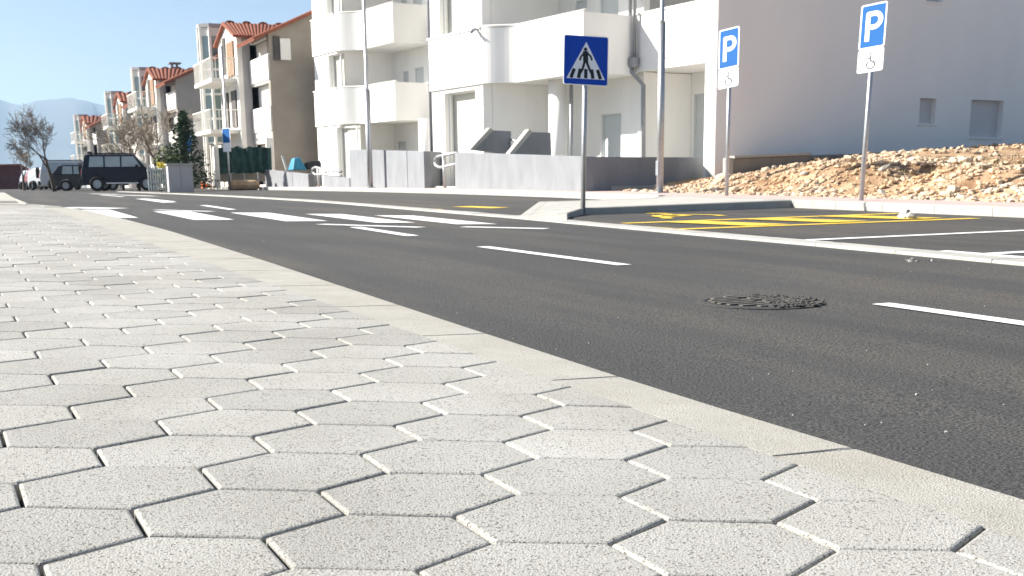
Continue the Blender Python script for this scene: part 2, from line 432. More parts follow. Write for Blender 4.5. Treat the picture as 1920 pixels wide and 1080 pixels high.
YEND = 20.3
sw = struct(empty('pavement', None, None)); del_keys = [k for k in ('label', 'category') if k in sw]
hexes = []
for c in range(-70, 40):
    for r2 in range(-120, 200):
        if (r2 - c) % 2: continue
        r = r2 / 2
        base = O0 + A1 * c + A2 * (r - .5 * c)
        ctr = base + SU
        if not (-2.6 < ctr[0] < 2.4 and -3 < ctr[1] < YEND): continue
        poly = [ctr - SU, ctr - .5 * SU - .5 * VV, ctr + .5 * SU - .5 * VV, ctr + SU, ctr + .5 * SU + .5 * VV, ctr - .5 * SU + .5 * VV]
        poly = clip(poly, KN, KIN - .002)
        poly = clip(poly, np.array([0, 1.]), YEND - .15)
        if len(poly) < 3: continue
        q = []
        for p in poly:
            if not q or np.linalg.norm(p - q[-1]) > .012: q.append(p)
        if np.linalg.norm(q[0] - q[-1]) < .012: q.pop()
        if len(q) < 3: continue
        ar = .5 * sum(q[i - 1][0] * q[i][1] - q[i][0] * q[i - 1][1] for i in range(len(q)))
        if ar < .006: continue
        d = np.array([ctr[0], ctr[1], zs(*ctr)]) - O; cz = d @ FWD
        vis = False
        if cz > .2:
            ix, iy = PX + F * (d @ RIGHT) / cz, PY - F * (d @ UP) / cz; vis = -60 < ix < 1990 and iy < 1160
        hexes.append((0 if vis else 1, cz if vis else abs(cz), q, ctr))
hexes.sort(key=lambda h: (h[0], h[1]))
for h in hexes[:300]:
    b = MB(); paver_mesh(b, h[2], h[3]); b.build('paver', 'paver', sw)
b = MB()
for h in hexes[300:]: paver_mesh(b, h[2], h[3])
tag(b.build('paver_field', 'paver_far', sw), None, None, kind='stuff')
b = MB()
vs, fs = surf_quad([(-2.6, -3), (1.45, -3), (1.45, YEND), (-2.6, YEND)], 2, 8, -.03, zs); b.add(vs, fs); b.build('joint_bed', 'joint', sw)
# kerb stones: inner edge follows the pavers, outer edge as photographed
KOUT = [(-3, 1.80), (1.5, 1.771), (2.66, 1.735), (4.16, 1.745), (7.74, 1.80), (11.7, 1.82), (14.5, 1.74), (17.4, 1.60), (18.6, 1.46), (19.6, 1.2), (20.3, .8)]
def kout(y):
    for (a, xa), (c, xc) in zip(KOUT, KOUT[1:]):
        if a <= y <= c: return xa + (xc - xa) * (y - a) / (c - a)
    return KOUT[0][1] if y < 0 else KOUT[-1][1]
def kinx(y): return (KIN - KN[1] * y) / KN[0]
y = -2.05
while y < YEND - .9:
    y1 = min(y + 1.0, 18.9)
    if y1 - y < .3: break
    g = .004; xi0, xi1 = kinx(y) + .0005, kinx(y1) + .0005; xo0, xo1 = kout(y), kout(y1); ym = .5 * (y + y1); xom = kout(ym); xim = kinx(ym) + .0005
    ring = [(xi0, y + g), (xo0, y + g), (xom, ym), (xo1, y1 - g), (xi1, y1 - g), (xim, ym)]
    ring = [np.array(p) for p in ring]
    b = MB(); n = 6; vs = []
    i2 = inset(ring, .006); top_ = [ring[0] + [0, .002], i2[1], i2[2], i2[3], ring[4] - [0, .002], ring[5]]
    for rg, z in ((ring, -.3), (ring, -.0095), (top_, -.005)):
        vs += [(p[0], p[1], zs(*p) + z) for p in rg]
    b.add(vs, [tuple(range(12, 18))] + [(k * n + i, k * n + (i + 1) % n, (k + 1) * n + (i + 1) % n, (k + 1) * n + i) for k in range(2) for i in range(n)])
    b.build('kerb_stone', 'kerb_stone', sw)
    y = y1
# rounded far end of the pavement
b = MB(); p_ = [(kinx(18.9), 18.9), (kout(18.9), 18.9), (1.35, 19.2), (1.05, 19.9), (.8, 20.3), (-2.6, 20.3), (-2.6, 20.12), (kinx(18.9) - .05, 20.12)]
b.prism([(x, y, zs(x, y) - .3) for x, y in p_], (0, 0, .302)); b.build('kerb_stone', 'kerb_stone', sw)
# pavement beyond the side street, with a slotted drain edge
fp = [hit(-90, 361, .1), hit(8, 361, .1), hit(26, 371, .1), hit(52, 381.5, .1), hit(38, 384.5, .08), hit(-110, 385, .08)]
b = MB(); b.prism([(p[0], p[1], p[2] - .25) for p in fp], (0, 0, .25)); sw2 = struct(b.build('pavement_across_side_street', 'kerb_stone'))
for k in range(7):
    p = hit(1 + 5.2 * k - 5, 377.5, .1); MB().prism([(p[0] - .035, p[1] - .35, p[2] + .003), (p[0] + .03, p[1] - .35, p[2] + .003), (p[0] + .03, p[1] + .35, p[2] + .003), (p[0] - .035, p[1] + .35, p[2] + .003)], (0, 0, .004)).build('drain_slot', 'plinth', sw2)

# ------------------------------------------------------------------ flush kerb between carriageway and bays
KL = [(-4, 6.1), (2, 6.35), (5.5, 6.55), (8.1, 6.66), (10.3, 6.7), (14.5, 6.85), (18.5, 6.82), (23, 6.84), (31, 6.7), (60, 6.4)]
def klow(y): return float(np.interp(y, [k[0] for k in KL], [k[1] for k in KL]))
fk = struct(empty('flush_kerb', None, None))
y = -4.
while y < 56:
    y1 = y + 1.; g = .003
    ring = [np.array(p) for p in ((klow(y), y + g), (klow(y) + .3, y + g), (klow(y1) + .3, y1 - g), (klow(y1), y1 - g))]
    b = MB(); vs = []
    dz = rnd(-.003, .003) + .022
    for rg, z in ((ring, -.2), (ring, dz - .008), (inset(ring, .008), dz)): vs += [(p[0], p[1], zr(*p) + z) for p in rg]
    b.add(vs, [(8, 9, 10, 11)] + [(k * 4 + i, k * 4 + (i + 1) % 4, (k + 1) * 4 + (i + 1) % 4, (k + 1) * 4 + i) for k in range(2) for i in range(4)])
    b.build('kerb_stone', 'kerb_grey', fk); y = y1

# ------------------------------------------------------------------ rear footway, kerb and island
RK = 12.0
rf = struct(empty('rear_footway', None, None))
b = MB(); vs, fs = surf_quad([(RK + .14, 2), (15.2, 2), (15.2, 62), (RK + .14, 62)], 3, 40, .118); b.add(vs, fs); b.build('paving', 'pink_paving', rf)
y = 2.
while y < 62:
    if not (15.05 < y < 18.6):
        y1 = y + 1
        b = MB(); g = .004
        b.add([(RK, y + g, zr(RK, y) - .1), (RK + .15, y + g, zr(RK, y) - .1), (RK + .15, y1 - g, zr(RK, y1) - .1), (RK, y1 - g, zr(RK, y1) - .1),
               (RK, y + g, zr(RK, y) + .11), (RK + .15, y + g, zr(RK, y) + .125), (RK + .15, y1 - g, zr(RK, y1) + .125), (RK, y1 - g, zr(RK, y1) + .11),
               (RK + .025, y + g, zr(RK, y) + .125), (RK + .025, y1 - g, zr(RK, y1) + .125)],
              [(0, 1, 5, 8, 4), (2, 3, 7, 9, 6), (1, 2, 6, 5), (3, 0, 4, 7), (4, 8, 9, 7), (8, 5, 6, 9)])
        b.build('kerb_stone', 'kerb_grey', rf)
    y += 1
# wedge-shaped island rising from the flush kerb to the footway
def isl(x, y): return zr(x, y) + .03 + .095 * min(1, max(0, (x - 7.0) / 1.6))
IS = [(6.98, 13.2), (7.6, 14.35), (8.2, 15.0), (12.14, 15.05), (12.14, 18.9), (10.9, 17.6), (8.6, 17.3), (6.95, 14.6)]
IS = [np.array(p) for p in IS]
b = MB(); n = len(IS); inn = inset(IS, .15)
vs = [(p[0], p[1], zr(*p) - .1) for p in IS] + [(p[0], p[1], isl(*p) - .012) for p in IS]
o2 = inset(IS, .02); vs += [(p[0], p[1], isl(*p)) for p in o2] + [(p[0], p[1], isl(*p)) for p in inn]
b.add(vs, [(k * n + i, k * n + (i + 1) % n, (k + 1) * n + (i + 1) % n, (k + 1) * n + i) for k in range(3) for i in range(n)])
isle = struct(b.build('traffic_island', 'kerb_grey'))
b = MB(); b.add([(p[0], p[1], isl(*p) - .002) for p in inn], [tuple(range(n))]); b.build('island_paving', 'kerb_grey', isle)

# ------------------------------------------------------------------ signs
def sign_frame(root, base, top_px, pdir):
    """orient an Empty: local x along the plate, local z along the (slightly leaning) post"""
    D = depth(base); top = atD(top_px[0], top_px[1], D)
    zax = Vector(top - base).normalized(); xax = Vector((pdir[0], pdir[1], 0)); xax = (xax - zax * xax.dot(zax)).normalized(); yax = zax.cross(xax)
    root.matrix_world = Matrix(((xax[0], yax[0], zax[0], base[0]), (xax[1], yax[1], zax[1], base[1]), (xax[2], yax[2], zax[2], base[2]), (0, 0, 0, 1)))
    return float(np.linalg.norm(top - base))
def rrect(w, h, r=.03, n=4, z0=0):
    out = []
    for cx_, cz_, a0 in ((w / 2 - r, h - r, 0), (-w / 2 + r, h - r, 90), (-w / 2 + r, r, 180), (w / 2 - r, r, 270)):
        for k in range(n + 1):
            a = math.radians(a0 + 90 * k / n); out.append((cx_ + r * math.cos(a), z0 + cz_ + r * math.sin(a)))
    return out
def plate(name, m, parent, poly, y, t=.004):              # front faces local -y
    return MB().prism([(p[0], y, p[1]) for p in poly], (0, t, 0)).build(name, m, parent)
def strokes(name, m, parent, paths, y):
    b = MB(); k = 0
    for pts, w, cl in paths:
        for q in stroke(pts, w, cl):
            b.prism([(p[0], y - .00005 * (k % 9), p[1]) for p in q], (0, .0015, 0)); k += 1
    return b.build(name, m, parent)
def arc(cx, cy, r, a0, a1, n=14): return [(cx + r * math.cos(math.radians(a0 + (a1 - a0) * i / n)), cy + r * math.sin(math.radians(a0 + (a1 - a0) * i / n))) for i in range(n + 1)]
def parking_sign(label, base_px, top_px, twist, dzb=.118, W=.50, HP=.70, HW=.36):
    base = hit(*base_px, dzb); e = empty('parking_sign', label, 'sign', 'disabled parking signs')
    L_ = sign_frame(e, base, top_px, (math.sin(twist), -math.cos(twist)))
    b = MB(); b.tube([(0, .042, -.1), (0, .042, L_ - .03)], .037, 14); b.build('pole', 'galv', e, smooth=True)
    z1 = L_; z0 = L_ - HP
    p = plate('panel', 'sign_white', e, rrect(W, HP, .035, z0=z0), 0)
    plate('blue_field', 'sign_azure', p, rrect(W - .05, HP - .05, .02, z0=z0 + .025), -.002, .002)
    cx, cz = .0, z0 + HP * .5
    P = [([(-.085, cz - .215), (-.085, cz + .19)], .075, False), ([(-.085, cz + .19), (.02, cz + .19)] + arc(.02, cz + .085, .105, 90, -90, 10) + [(-.085, cz - .02)], .075, False)]
    strokes('letter', 'sign_white', p, P, -.0045)
    q = plate('wheelchair_panel', 'sign_white', e, rrect(W - .005, HW, .03, z0=z0 - HW - .008), 0)
    c0 = z0 - HW * .55
    W_ = [(arc(.01, c0 - .055, .066, 130, 390, 16), .022, False), ([(-.0, c0 + .085), (.0, c0 - .0), (.05, c0 - .01), (.072, c0 - .06)], .026, False), ([(-.004, c0 + .05), (-.05, c0 + .04)], .022, False),
          (arc(.0, c0 + .115, .011, 0, 360, 8), .014, False), ([(-.095, c0 - .1), (-.07, c0 - .03)], .007, False)]
    strokes('wheelchair_mark', 'sign_black', q, W_, -.0025)
    for zz in (z0 + .12, z1 - .12, z0 - HW * .5): box('clamp', 'galv', e, -.05, .05, .0045, .08, zz - .015, zz + .015)
    return e
parking_sign('blue parking sign standing before the pale rubble bank, nearest the right edge', (1612, 376), (1640, 6), math.radians(20), W=.435)
parking_sign('blue parking sign left of the rubble, in front of the grey end wall', (1360, 367), (1367.5, 53), math.radians(21), HP=.74, W=.44, HW=.35)
# pedestrian crossing sign
base = hit(1094, 387, .12); e = empty('crossing_sign', 'dark blue square pedestrian crossing sign on the traffic island', 'sign')
L_ = sign_frame(e, base, (1099.5, 67), (.955, -.295))
MB().tube([(0, .042, -.1), (0, .042, L_ - .05)], .037, 14).build('pole', 'galv', e, smooth=True)
S = .72; z0 = L_ - S
p = plate('panel', 'sign_white', e, rrect(S - .06, S, .03, z0=z0), 0, .02)
plate('blue_field', 'sign_blue', p, rrect(S - .08, S - .02, .025, z0=z0 + .01), -.002, .002)
plate('white_triangle', 'sign_white', p, [(-.285, z0 + .09), (.285, z0 + .09), (0, z0 + .63)], -.0035, .0015)
y0 = z0 + .09
fig = [(arc(-.01, y0 + .43, .012, 0, 360, 8), .028, False), ([(-.01, y0 + .385), (-.005, y0 + .25)], .075, False), ([(-.03, y0 + .375), (-.075, y0 + .32), (-.09, y0 + .27)], .026, False), ([(.02, y0 + .375), (.07, y0 + .33), (.085, y0 + .28)], .026, False),
       ([(-.02, y0 + .25), (-.05, y0 + .14), (-.095, y0 + .06)], .034, False), ([(.01, y0 + .25), (.05, y0 + .15), (.095, y0 + .06)], .034, False)]
strokes('pedestrian_figure', 'sign_black', p, fig, -.005)
strokes('crossing_stripes', 'sign_black', p, [([(x, y0 + .02), (x * .82, y0 + .13)], .05, False) for x in (-.215, -.105, 0, .105, .215)], -.0045)
for zz in (z0 + .15, z0 + S - .15): box('clamp', 'galv', e, -.05, .05, .0205, .08, zz - .015, zz + .015)
# far signs, seen nearly edge-on
def far_sign(label, px, ytop, yblue, ybase, X, white=None):
    tmp = at_plane(px, ybase, (X, 0, 0), (1, 0, 0)); D = depth(tmp); base = np.array([tmp[0], tmp[1], zr(tmp[0], tmp[1]) + .1]); k = D / F
    e = empty('parking_sign', label, 'sign', 'far parking signs', loc=base, rz=math.radians(-62))
    zt = HC + (343 - ytop) * k - base[2]; zb = HC + (343 - yblue) * k - base[2]
    MB().tube([(0, .04, -.1), (0, .04, zt - .05)], .04, 10).build('pole', 'galv', e, smooth=True)
    p = plate('panel', 'sign_white', e, rrect(.52, zt - zb, .04, z0=zb), 0, .02); plate('blue_field', 'sign_azure', p, rrect(.46, zt - zb - .06, .03, z0=zb + .03), -.003, .002)
    if white: plate('small_panel', 'sign_white', e, rrect(.5, (white - yblue) * k, .03, z0=zb - (white - yblue) * k), 0, .02)
far_sign('narrow far blue parking sign beside the grey cabinet and fir', 360, 257, 288, 357, 9.6)
far_sign('far blue parking sign with white plate before the green netting', 430, 244, 272, 356, 10.6, 287)

# ------------------------------------------------------------------ lamp posts
def lamp_post(label, base, D, ystep, r0, r1, Hh=8., lean=(0, 0), arm=True):
    e = empty('lamp_post', label, 'lamp post', 'street lamp posts', loc=base)
    zst = HC + (334 - ystep) * D / F - base[2]
    MB().tube([(0, 0, -.2), (lean[0] * zst, lean[1] * zst, zst)], r0, 16).build('lower_pole', 'galv', e, smooth=True)
    MB().tube([(lean[0] * zst, lean[1] * zst, zst - .02), (lean[0] * zst, lean[1] * zst, zst + .06), (lean[0] * Hh, lean[1] * Hh, Hh)], [r0 * 1.02, r1, r1 * .8], 16).build('upper_pole', 'galv', e, smooth=True)
    MB().box(-.14, .14, -.14, .14, -.02, .02).build('base_plate', 'galv', e, bevel=.005)
    box('service_door', 'pole_dark', e, -r0 - .006, -r0 + .02, -.05, .05, .35, .65, .004)
    if not arm: return
    MB().tube([(lean[0] * Hh, lean[1] * Hh, Hh - .1), (-.5, 0, Hh + .12), (-1.3, 0, Hh + .18)], .04, 10).build('arm', 'galv', e, smooth=True)
    MB().box(-1.9, -1.2, -.16, .16, Hh + .1, Hh + .24).build('lamp_head', 'pole_dark', e, bevel=.04)
bL = hit(1237, 361.5, .12); lamp_post('tall galvanized lamp post before the dark retaining wall', bL, depth(bL), 58, .072, .046)
bM = np.array([12.33, 37.3, zr(12.3, 37.3) + .12]); lamp_post('slim tall lamp post before the tall pale concrete wall', bM, depth(bM), 170, .095, .06, 9)
bN = np.array([11.55, 56.0, zr(11, 56) + .1]); lamp_post('distant lamp post in front of the glass stair tower', bN, depth(bN), 240, .09, .06, 6.4, arm=False)

# ------------------------------------------------------------------ new white apartment building
ET = np.array([-.105, .9945, 0]); OUT = np.array([-.9945, -.105, 0])
C0 = atD(1338, 333, 28.6); C0[2] = 0
def wpt(org, t, d, z): return org + ET * t + OUT * d + np.array([0, 0, z])
def tz(px, py, org, d):                                    # facade coordinates of a pixel on the plane d
    p = at_plane(px, py, org + OUT * d, OUT); q = p - org; return float(np.dot(q, ET)), float(p[2])
class Fac(MB):
    """boxes and walls in facade coordinates (t along facade, d outwards, z up)"""
    def __init__(s, org): super().__init__(); s.o = org
    def bx(s, t0, t1, d0, d1, z0, z1):
        P = [wpt(s.o, t, d, z) for z in (z0, z1) for t, d in ((t0, d0), (t1, d0), (t1, d1), (t0, d1))]
        s.add(P, [(0, 1, 2, 3), (7, 6, 5, 4), (0, 4, 5, 1), (1, 5, 6, 2), (2, 6, 7, 3), (3, 7, 4, 0)]); return s
    def wall(s, t0, t1, z0, z1, d, th, holes=()):
        ts = sorted({t0, t1, *[v for h in holes for v in h[:2] if t0 < v < t1]}); zs_ = sorted({z0, z1, *[v for h in holes for v in h[2:4] if z0 < v < z1]})
        for a, c in zip(ts, ts[1:]):
            for e_, f_ in zip(zs_, zs_[1:]):
                m_t, m_z = (a + c) / 2, (e_ + f_) / 2
                if any(h[0] < m_t < h[1] and h[2] < m_z < h[3] for h in holes): continue
                s.bx(a, c, d - th, d, e_, f_)
        return s
    def band(s, plan, th, z0, z1):                         # thin wall following a plan polyline [(t,d)...]
        n = len(plan); pl = [np.array(p, float) for p in plan]; inn = []
        for i in range(n):
            a = pl[max(i - 1, 0)]; c = pl[min(i + 1, n - 1)]; dd = (c - a) / np.linalg.norm(c - a); inn.append(pl[i] + np.array([dd[1], -dd[0]]) * th)
        for i in range(n - 1):
            P = [wpt(s.o, *q, z) for z in (z0, z1) for q in (pl[i], pl[i + 1], inn[i + 1], inn[i])]
            s.add(P, [(0, 1, 2, 3), (7, 6, 5, 4), (0, 4, 5, 1), (1, 5, 6, 2), (2, 6, 7, 3), (3, 7, 4, 0)])
        return s
    def slab(s, poly, z0, z1):
        s.prism([wpt(s.o, *q, z0) for q in poly], (0, 0, z1 - z0)); return s
bld = empty('apartment_building', 'new white apartment building with rounded balconies behind grey walls', 'building')
GZ = .45                                                   # ground level at the building
def shutter_window(org, t0, t1, z0, z1, d, m='shutter', slats=0, parent=None, name='window', frame='house_white'):
    w = Fac(org); w.bx(t0, t1, d - .12, d - .08, z0, z1); w = w.build(name, m, parent or bld)
    f = Fac(org); k = .05
    f.bx(t0, t0 + k, d - .079, d - .04, z0, z1); f.bx(t1 - k, t1, d - .079, d - .04, z0, z1); f.bx(t0 + k, t1 - k, d - .079, d - .04, z1 - k, z1); f.bx(t0 + k, t1 - k, d - .079, d - .04, z0, z0 + k); f.build('frame', frame, w)
    if slats:
        for i in range(slats):
            za = z0 + k + (z1 - z0 - 2 * k) * i / slats; zb = z0 + k + (z1 - z0 - 2 * k) * (i + .86) / slats
            Fac(org).bx(t0 + k, t1 - k, d - .079, d - .066, za, zb).build('slat', m, w)
    return w
# --- unit A (right end): flush loggia beside the end wall
tA, _ = tz(1190, 200, C0, 0)                               # left limit of unit A
tp, _ = tz(1321, 200, C0, 0)                               # inner edge of end pier
_, zb1 = tz(1250, 127, C0, 0); _, zt1 = tz(1260, 15, C0, 0)
ST = 3.25
TOPZ = zb1 + 2 * ST + 1.2
m_ = 'white_wall'
Fac(C0).bx(-.02, tp, -1.8, 0, GZ - .3, TOPZ).build('pier', m_, bld)
for k in range(3):
    z0, z1 = zb1 + k * ST, zt1 + k * ST
    Fac(C0).bx(tp + .001, tA + .3, -.16, -.002, z0, z1).build('parapet', m_, bld)
    f = Fac(C0); f.bx(tp + .01, tA + .3, -.12, .03, z1 + .001, z1 + .05); f.build('coping', m_, bld)
    Fac(C0).bx(tp + .001, tA + 1, -2.2, -.17, z0 + .02, z0 + .28).build('balcony_slab', m_, bld)
td0, _ = tz(1319, 250, C0, -1.75); td1, _ = tz(1293, 250, C0, -1.75); _, zd = tz(1300, 176, C0, -1.75)
hol = [(td0 - .4, td1, GZ - .3, zd)]
f = Fac(C0); f.wall(tp, tA + .1, GZ - .3, TOPZ, -1.85, .2, hol); f.build('back_wall', m_, bld)
shutter_window(C0, td0 - .4, td1, GZ - .3, zd, -1.85, 'door_grey', name='door', frame='door_grey')
Fac(C0).bx(tA - .12, tA + .1, -1.84, -.2, GZ - .3, zb1).build('side_wall', m_, bld)
# --- end wall facing the photographer
BACK = 13.5
Cw = C0 + OUT * 0
hw = []
def endw(px, py):                                          # s = distance from the corner into the block
    p = at_plane(px, py, C0, ET); return float(-np.dot(p - C0, OUT)), float(p[2])
s0, zA = endw(1724, 184); s1, zB = endw(1752, 232); s2, zC = endw(1820, 187); s3, zD_ = endw(1876, 258); s4, zE = endw(1741, 3)
E_ = Fac(C0)
holes = [(s0, s1, zB, zA), (s2, s3, zD_, zC), (s0, s1, zE, zE + 1.)]
class EndF(Fac):                                           # t -> into the block, d -> towards the photographer
    pass
def ewp(s, d, z): return C0 - OUT * s - ET * d + np.array([0, 0, z])
def ebox(mb, s_0, s_1, d0, d1, z0, z1):
    P = [ewp(s, d, z) for z in (z0, z1) for s, d in ((s_0, d0), (s_1, d0), (s_1, d1), (s_0, d1))]
    mb.add(P, [(0, 1, 2, 3), (7, 6, 5, 4), (0, 4, 5, 1), (1, 5, 6, 2), (2, 6, 7, 3), (3, 7, 4, 0)])
ss = sorted({.0, BACK, s0, s1, s2, s3}); zz = sorted({.6, TOPZ, *[v for h in holes for v in h[2:4]]})
b = MB()
for a, c in zip(ss, ss[1:]):
    for p0, p1 in zip(zz, zz[1:]):
        if any(h[0] < (a + c) / 2 < h[1] and h[2] < (p0 + p1) / 2 < h[3] for h in holes): continue
        ebox(b, a, c, -.28, .025, p0, p1)
b.build('end_wall', 'end_wall', bld)
for h in holes:
    b = MB(); ebox(b, h[0], h[1], -.20, -.16, h[2], h[3]); w = b.build('window', 'shutter', bld)
    nsl = max(6, int((h[3] - h[2]) / .055))
    for i in range(nsl):
        b = MB(); zz0 = h[2] + (h[3] - h[2]) * i / nsl; ebox(b, h[0] + .03, h[1] - .03, -.1595, -.14, zz0 + .004, zz0 + (h[3] - h[2]) / nsl - .004); b.build('slat', 'shutter', w)
    b = MB(); ebox(b, h[0] - .04, h[1] + .04, -.15, .06, h[2] - .05, h[2] - .001); b.build('sill', 'end_wall', w)
b = MB(); ebox(b, .0, BACK, -.28, .04, -.1, .6); b.build('plinth', 'plinth', bld)
b = MB(); ebox(b, .3, BACK, -24, -.3, TOPZ - .3, TOPZ); b.build('roof', 'plinth', bld)
b = MB(); ebox(b, BACK - .3, BACK, -24, -.3, 0, TOPZ); b.build('rear_wall', 'white_wall', bld)
# --- rounded units
def unit(org, ptL, px, zb, zt, storey, gz, floors=3, top_extra=1.0):
    """org: main right-hand corner on plan; px: pixel columns of flat end, curve end, left edge, opening edges (ground, upper)"""
    tf = tz(px['flat'], 200, org, 0)[0]
    D1 = depth(wpt(org, tf, 0, 0)); best = None
    for i in range(5, 160):                                # outward step of the left part
        dl = i * .01; tc = tz(px['curve'], 200, org, dl)[0]; err = abs(depth(wpt(org, tc, dl, 0)) - D1 * 1.01)
        if best is None or err < best[0]: best = (err, dl, tc)
    _, dl, tc = best
    dl = min(max(dl, .35), .9); tc = tz(px['curve'], 200, org, dl)[0]
    tl = tz(px['left'], 200, org, dl)[0]
    n = 10
    curve = [(tf + (tc - tf) * i / n, dl * (.5 - .5 * math.cos(math.pi * i / n))) for i in range(n + 1)]
    RB = -1.75
    plan = [(0, RB), (0, 0)] + curve + [(tc + .05, dl)]
    top = zb + (floors - 1) * storey + (zt - zb) + top_extra
    for k in range(floors):
        z0, z1 = zb + k * storey, zt + k * storey
        f = Fac(org); f.band(plan, .16, z0, z1); f.build('balcony_parapet', m_, bld)
        f = Fac(org)
        for i in range(1, len(plan) - 2):
            (t0, d0), (t1, d1) = plan[i], plan[i + 1]
            L = math.hypot(t1 - t0, d1 - d0)
        f = Fac(org); pl = plan[1:-1]; f.tube([wpt(org, t, d - .07, z1 + .045) for t, d in pl], .045, 8); f.build('handrail', 'house_white', bld, smooth=True)
        f = Fac(org); f.slab([(t, d - .165) for t, d in plan[1:]] + [(tc + .05, RB - .2), (.165, RB - .2)], z0 + .01, z0 + .26); f.build('balcony_slab', m_, bld)
    # left block with window openings
    def span(a, c): return tz(a, 200, org, dl)[0], tz(c, 200, org, dl)[0]
    g0, g1 = span(px['gr'], px['gl']); u0, u1 = span(px['ur'], px['ul'])
    holes = [(g0, g1, gz - .3, zb - .12)] + [(u0, u1, zt + k * storey, zb + (k + 1) * storey - .1) for k in range(floors - 1)]
    f = Fac(org); f.wall(tc + .06, tl, gz - .4, top, dl - .05, .3, holes); f.build('front_wall', m_, bld)
    for k in range(floors):
        z0, z1 = zb + k * storey, zt + k * storey
        f = Fac(org); f.bx(tc + .055, tl + .02, dl - .06, dl + .02, z0, z1); f.build('balcony_parapet', m_, bld)
        f = Fac(org); f.bx(tc + .055, tl + .05, dl - .05, dl + .06, z1 + .001, z1 + .06); f.build('coping', m_, bld)
    for k, h in enumerate(holes):
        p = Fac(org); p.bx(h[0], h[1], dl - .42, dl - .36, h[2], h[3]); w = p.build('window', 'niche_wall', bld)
        f = Fac(org); kk = .045
        f.bx(h[0], h[0] + kk, dl - .28, dl - .2, h[2], h[3]); f.bx(h[1] - kk, h[1], dl - .28, dl - .2, h[2], h[3]); f.bx(h[0] + kk, h[1] - kk, dl - .28, dl - .2, h[3] - kk, h[3]); f.build('frame', m_, w)
    # inner walls
    f = Fac(org); f.bx(tc + .06, tc + .26, RB - .2, dl - .36, gz - .4, top); f.build('side_wall', m_, bld)
    f = Fac(org); f.bx(tl - .2, tl - .001, -4.5, dl - .36, gz - .4, top); f.build('side_wall', m_, bld)
    dw = .95
    hb = [(tf * .30, tf * .30 + dw, gz - .2, gz + 2.0), (tf * .30 + dw + 1.2, tf * .3 + dw + 2.1, gz + .9, gz + 2.0)]
    for k in range(floors): hb += [(tf * .35, tf * .35 + .9, zb + k * storey + .26, zb + k * storey + 2.35), (tf * .35 + 1.5, tf * .35 + 2.1, zb + k * storey + .9, zb + k * storey + 2.3)]
    hb = [h for h in hb if h[1] < tc - .1]
    f = Fac(org); f.wall(.0, tc + .06, gz - .4, top, RB - .2, .2, hb); f.build('back_wall', m_, bld)
    for h in hb: shutter_window(org, *h, RB - .2, 'door_grey', name='door' if h[3] - h[2] > 1.6 else 'window', frame='door_grey')
    return dict(tf=tf, tc=tc, tl=tl, dl=dl, top=top, RB=RB)
# unit B: corner found where its side wall meets unit A
best = None
for i in range(60, 300):
    d = i * .01; p = wpt(C0, tA, d, 0); q = p - O; px_ = PX + F * (q @ RIGHT) / (q @ FWD); pr_ = abs(px_ - 1095 + 2)
    if best is None or pr_ < best[0]: best = (pr_, d)
OB = wpt(C0, tA, best[1], 0)
_, zbB = tz(1093, 136, OB, 0); _, ztB = tz(1093, 22, OB, 0)
uB = unit(OB, None, dict(flat=972, curve=905, left=808, gr=889, gl=831, ur=884, ul=825), zbB, ztB, ST, GZ)
# column and return wall under unit B
def col(px, org, d, r, z0, z1):
    t, _ = tz(px, 250, org, d); p = wpt(org, t, d, 0)
    MB().tube([(p[0], p[1], z0), (p[0], p[1], z1)], r, 24).build('column', m_, bld, smooth=True)
col(1046, OB, -.75, .26, GZ - .4, zbB + .02)
ta, _ = tz(1026, 250, OB, -1.0); tb, _ = tz(962, 250, OB, -1.0)
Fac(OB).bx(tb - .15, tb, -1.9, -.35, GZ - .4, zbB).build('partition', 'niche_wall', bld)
DB = depth(wpt(OB, 0, 0, 0))
OD = atD(742, 225, DB * 1.60); OD[2] = 0
_, zbD = tz(742, 225, OD, 0); _, ztD = tz(742, 153, OD, 0); _, zt2 = tz(741, 3, OD, 0)
uD = unit(OD, None, dict(flat=684, curve=634, left=591, gr=659, gl=627, ur=634, ul=617), zbD, ztD, zt2 - ztD, GZ, top_extra=1.6)
col(818 - 20, OD, -.9, .3, GZ - .4, zbD + .02)
# wall linking the two units
pB = wpt(OB, uB['tl'] - .1, -4.4, 0); 
f = Fac(OD); f.bx(-4.2, .0, -2.15, -1.95, GZ - .4, uD['top']); f.build('back_wall', m_, bld)
# downpipes with hopper
def pipe(pts, r=.055): MB().tube(pts, r, 10).build('downpipe', 'pole_dark', bld, smooth=True)
p = lambda t, d, z: wpt(OB, t, d, z)
_, zh = tz(1190, 116, C0, .1)
tq = tA + .08
pipe([wpt(C0, tq, .12, TOPZ), wpt(C0, tq, .12, zh + .1)]); pipe([wpt(C0, tq - .2, .12, TOPZ), wpt(C0, tq - .2, .12, zh + .1)], .045)
f = Fac(C0); f.bx(tq - .32, tq + .14, .02, .24, zh - .14, zh + .12); f.build('downpipe_hopper', 'pole_dark', bld, bevel=.05)
pipe([wpt(C0, tq - .1, .12, zh - .1), wpt(C0, tq - .1, .12, zh - .25), wpt(C0, tq - .32, -.1, zh - .6), wpt(C0, tq - .34, -.12, GZ - .2)], .06)
_, zq = tz(806, 62, OB, uB['dl'])
for dt, r in ((-.0, .07), (.3, .05)):
    pipe([wpt(OB, uB['tl'] + .2 + dt, uB['dl'] - .25, uD['top']), wpt(OB, uB['tl'] + .2 + dt, uB['dl'] - .25, GZ)], r)
t_, _ = tz(1071, 250, OB, -.9); pipe([wpt(OB, t_, -.9, GZ - .3), wpt(OB, t_, -.9, zbB)], .05)
